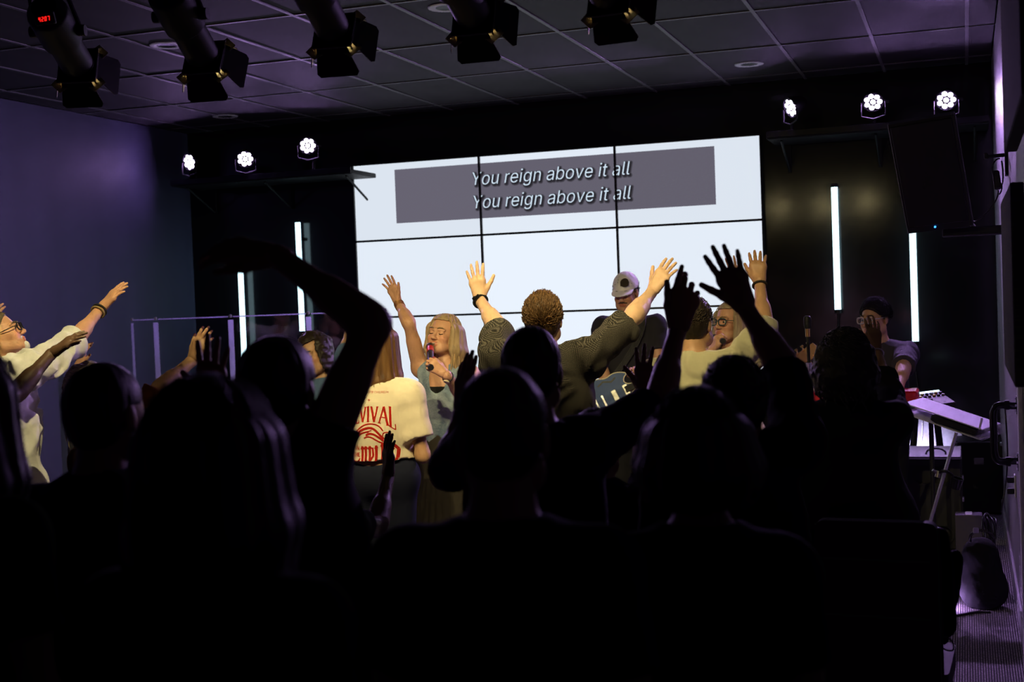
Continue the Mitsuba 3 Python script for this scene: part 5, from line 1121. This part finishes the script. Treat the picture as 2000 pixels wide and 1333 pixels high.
for s in (-1, 1):
    part(t, 'back_post', place(tubes([(s*(W2-.005), .02, ch-.02), (s*(W2-.005), .02, .45), (s*(W2+.005), -.03, .012)], .0125, 8), Mc), 'm_blackmetal')
    part(t, 'leg', place(tubes([(s*(W2-.01), .44, .43), (s*(W2+.0), .47, .012)], .0125, 8), Mc), 'm_blackmetal'); part(t, 'rail', place(cyl((s*(W2-.01), .0, .405), (s*(W2-.01), .45, .405), .0115, 8), Mc), 'm_blackmetal')
part(t, 'crossbar', place(cyl((-W2, .0, .20), (W2, .0, .20), .009, 8), Mc), 'm_blackmetal')
t = thing('coat', 'black coat hanging over the right side of the empty chair', 'coat')
f = Field(A(c[0]+.05, c[1]-.12, .25), A(c[0]+.42, c[1]+.3, ch), .009)
f.cap((Mc @ A(.20, .06, ch-.06, 1))[:3], (Mc @ A(.205, .08, ch-.34, 1))[:3], .025, .04, .03); f.cap((Mc @ A(.225, .1, ch-.14, 1))[:3], (Mc @ A(.19, .12, ch-.40, 1))[:3], .03, .02, .04)
f.disp(lambda q: .008*np.sin(q[:, 0]*90+q[:, 2]*6+q[:, 1]*50)); m = f.mesh(); part(t, 'cloth', m, 'm_cloth', True, color=colored(m, (.006, .006, .007))); part(t, 'loop', tubes(curve([(Mc @ A(.200, .06, ch-.385, 1))[:3], (Mc @ A(.225, .05, ch-.40, 1))[:3], (Mc @ A(.228, .05, ch-.415, 1))[:3], (Mc @ A(.19, .06, ch-.42, 1))[:3]], 12), .003, 6), 'm_black')
t = thing('duffel_bag', 'black upright bag standing on the carpet by the right baseboard', 'bag')
bb = at_z(1922, 1196, 0); f = Field(A(bb[0]-.2, bb[1]-.15, 0), A(bb[0]+.2, bb[1]+.3, .5), .007)
f.cap((bb[0], bb[1]+.11, .11), (bb[0]-.01, bb[1]+.11, .28), .105, .095, .05); f.ell((bb[0], bb[1]+.11, .10), (.125, .12, .12), None, .04)
f.D = np.maximum(f.D, (.004-f.ax[2][None, None, :]).astype(np.float32)); f.disp(lambda q: -.010*(npfbm(q*A(30, 30, 18), 3)-.4)); m = f.mesh(); part(t, 'body', m, 'm_cloth', True, color=colored(m, (.008, .008, .009)))
part(t, 'strap', tubes(curve([(bb[0]-.06, bb[1]+.06, .36), (bb[0]-.03, bb[1]+.05, .42), (bb[0]+.02, bb[1]+.05, .42), (bb[0]+.06, bb[1]+.06, .36)], 16), .008, 6), 'm_black', True); part(t, 'buckle', bx(bb[0]-.03, bb[1]+.04, .425, .03, .02, .03, .004), 'm_chrome')
t = thing('floor_box', 'pale violet lit carton behind the black bag', 'box')
fb = at_z(1905, 1120, 0); part(t, 'carton', bx(fb[0]-.03, fb[1]+.35, .15, .16, .12, .30, .004), 'm_carton'); part(t, 'tape', bx(fb[0]-.03, fb[1]+.35, .301, .04, .122, .003), 'm_frost')
t = thing('cable_coil', 'black cable coil arching against the right wall behind the bag', 'cable')
cc_ = at_z(1975, 1170, 0); cc_ = A(.105, cc_[1]+.28, .22)
for k in range(5):
    th = np.linspace(0, 2*np.pi, 40); part(t, 'loop', tubes([cc_+A(.028*k*.3-.03+.02*math.sin(x*2+k), (.19-.006*k)*math.cos(x)*.75, (.20-.007*k)*math.sin(x)) for x in th], .007, 6), 'm_blackgloss', True)
part(t, 'tail', tubes(curve([cc_+A(.05, .05, .2), (.19, cc_[1]+.1, .6), (.205, cc_[1]+.3, .85), (.20, cc_[1]+.35, 1.0)], 24), .005, 6), 'm_blackgloss', True)
t = thing('power_outlet', 'small wall outlet with plugs above the cable coil', 'outlet')
o_ = seen(1976, 949, 7.0); part(t, 'plate', bx(XR-.004, o_[1], o_[2], .008, .08, .12, .002), 'm_white')
for k in range(2): part(t, 'plug', bx(XR-.026, o_[1], o_[2]+.03-.06*k, .036, .03, .03, .004), 'm_black')
t = thing('floor_light', 'small LED floor light throwing violet light across the carpet', 'stage light')
fl = at_z(1846, 1192, 0); part(t, 'housing', bx(fl[0]-.03, fl[1]+.03, .05, .05, .14, .10, .006), 'm_black')
qv = trimesh.Trimesh([fl+A(-.004, -.03, .012), fl+A(-.004, .09, .012), fl+A(-.004, .09, .09), fl+A(-.004, -.03, .09)], [[0, 1, 2], [0, 2, 3]], process=False)
emit(t, 'lens', qv, PAR_C*100, .8, label='glowing lens')
t = thing('floor_light', 'LED floor light behind the subwoofer washing the wall white violet', 'stage light')
ul = A(-.40, 10.40, .28); part(t, 'housing', bx(ul[0], ul[1], ul[2]+.06, .16, .10, .10, .01), 'm_black'); part(t, 'yoke', cat(tubes([ul*A(1, 1, 0)+A(-.10, 0, .0), ul+A(-.10, 0, .08), ul+A(-.08, 0, .08)], .006, 6), tubes([ul*A(1, 1, 0)+A(.10, 0, .0), ul+A(.10, 0, .08), ul+A(.08, 0, .08)], .006, 6), bx(ul[0], ul[1], .006, .24, .14, .012)), 'm_black')
un, uu = nrm(A(0, .80, .60)), nrm(A(0, -.60, .80)); uo = ul+A(0, .065, .085)
qv = trimesh.Trimesh([uo+A(-.09, 0, 0)-uu*.05, uo+A(.09, 0, 0)-uu*.05, uo+A(.09, 0, 0)+uu*.05, uo+A(-.09, 0, 0)+uu*.05], [[0, 2, 1], [0, 3, 2]], process=False)
emit(t, 'lens', qv, A(.72, .66, 1.0)*30, .3, label='glowing lens')
scene['uplight_beam'] = {'type': 'spot', 'to_world': T().look_at(origin=(uo+un*.01).tolist(), target=(uo+A(.10, .95, .06)).tolist(), up=[0, 0, 1]), 'intensity': rgb(*(A(.70, .60, 1.0)*60)), 'cutoff_angle': 52., 'beam_width': 34., 'sampling_weight': 16.}
part(t, 'lens_frame', tubes([uo+A(-.095, 0, 0)-uu*.055, uo+A(.095, 0, 0)-uu*.055, uo+A(.095, 0, 0)+uu*.055, uo+A(-.095, 0, 0)+uu*.055, uo+A(-.095, 0, 0)-uu*.055], .008, 6), 'm_black')
t = thing('floor_cable', 'black cable lying across the carpet before the bag', 'cable')
part(t, 'cable', tubes(curve([at_z(1800, 1215, .006), at_z(1845, 1204, .006), at_z(1868, 1203, .006), at_z(1890, 1199, .006), at_z(1935, 1197, .006)], 24), .006, 6), 'm_black', True)

t = thing('equipment_case', 'black equipment case in the dark corner behind the bag', 'case')
ec = at_z(1915, 1010, 0); part(t, 'case', bx(ec[0]+.0, ec[1]+.3, .28, .34, .4, .54, .01), 'm_black')
for dx in (-1, 1):
    for dz in (.03, .53): part(t, 'corner', bx(ec[0]+dx*.165, ec[1]+.105, dz, .03, .03, .03, .006), 'm_chrome')
part(t, 'latch', bx(ec[0], ec[1]+.097, .40, .07, .012, .05, .003), 'm_dullmetal')
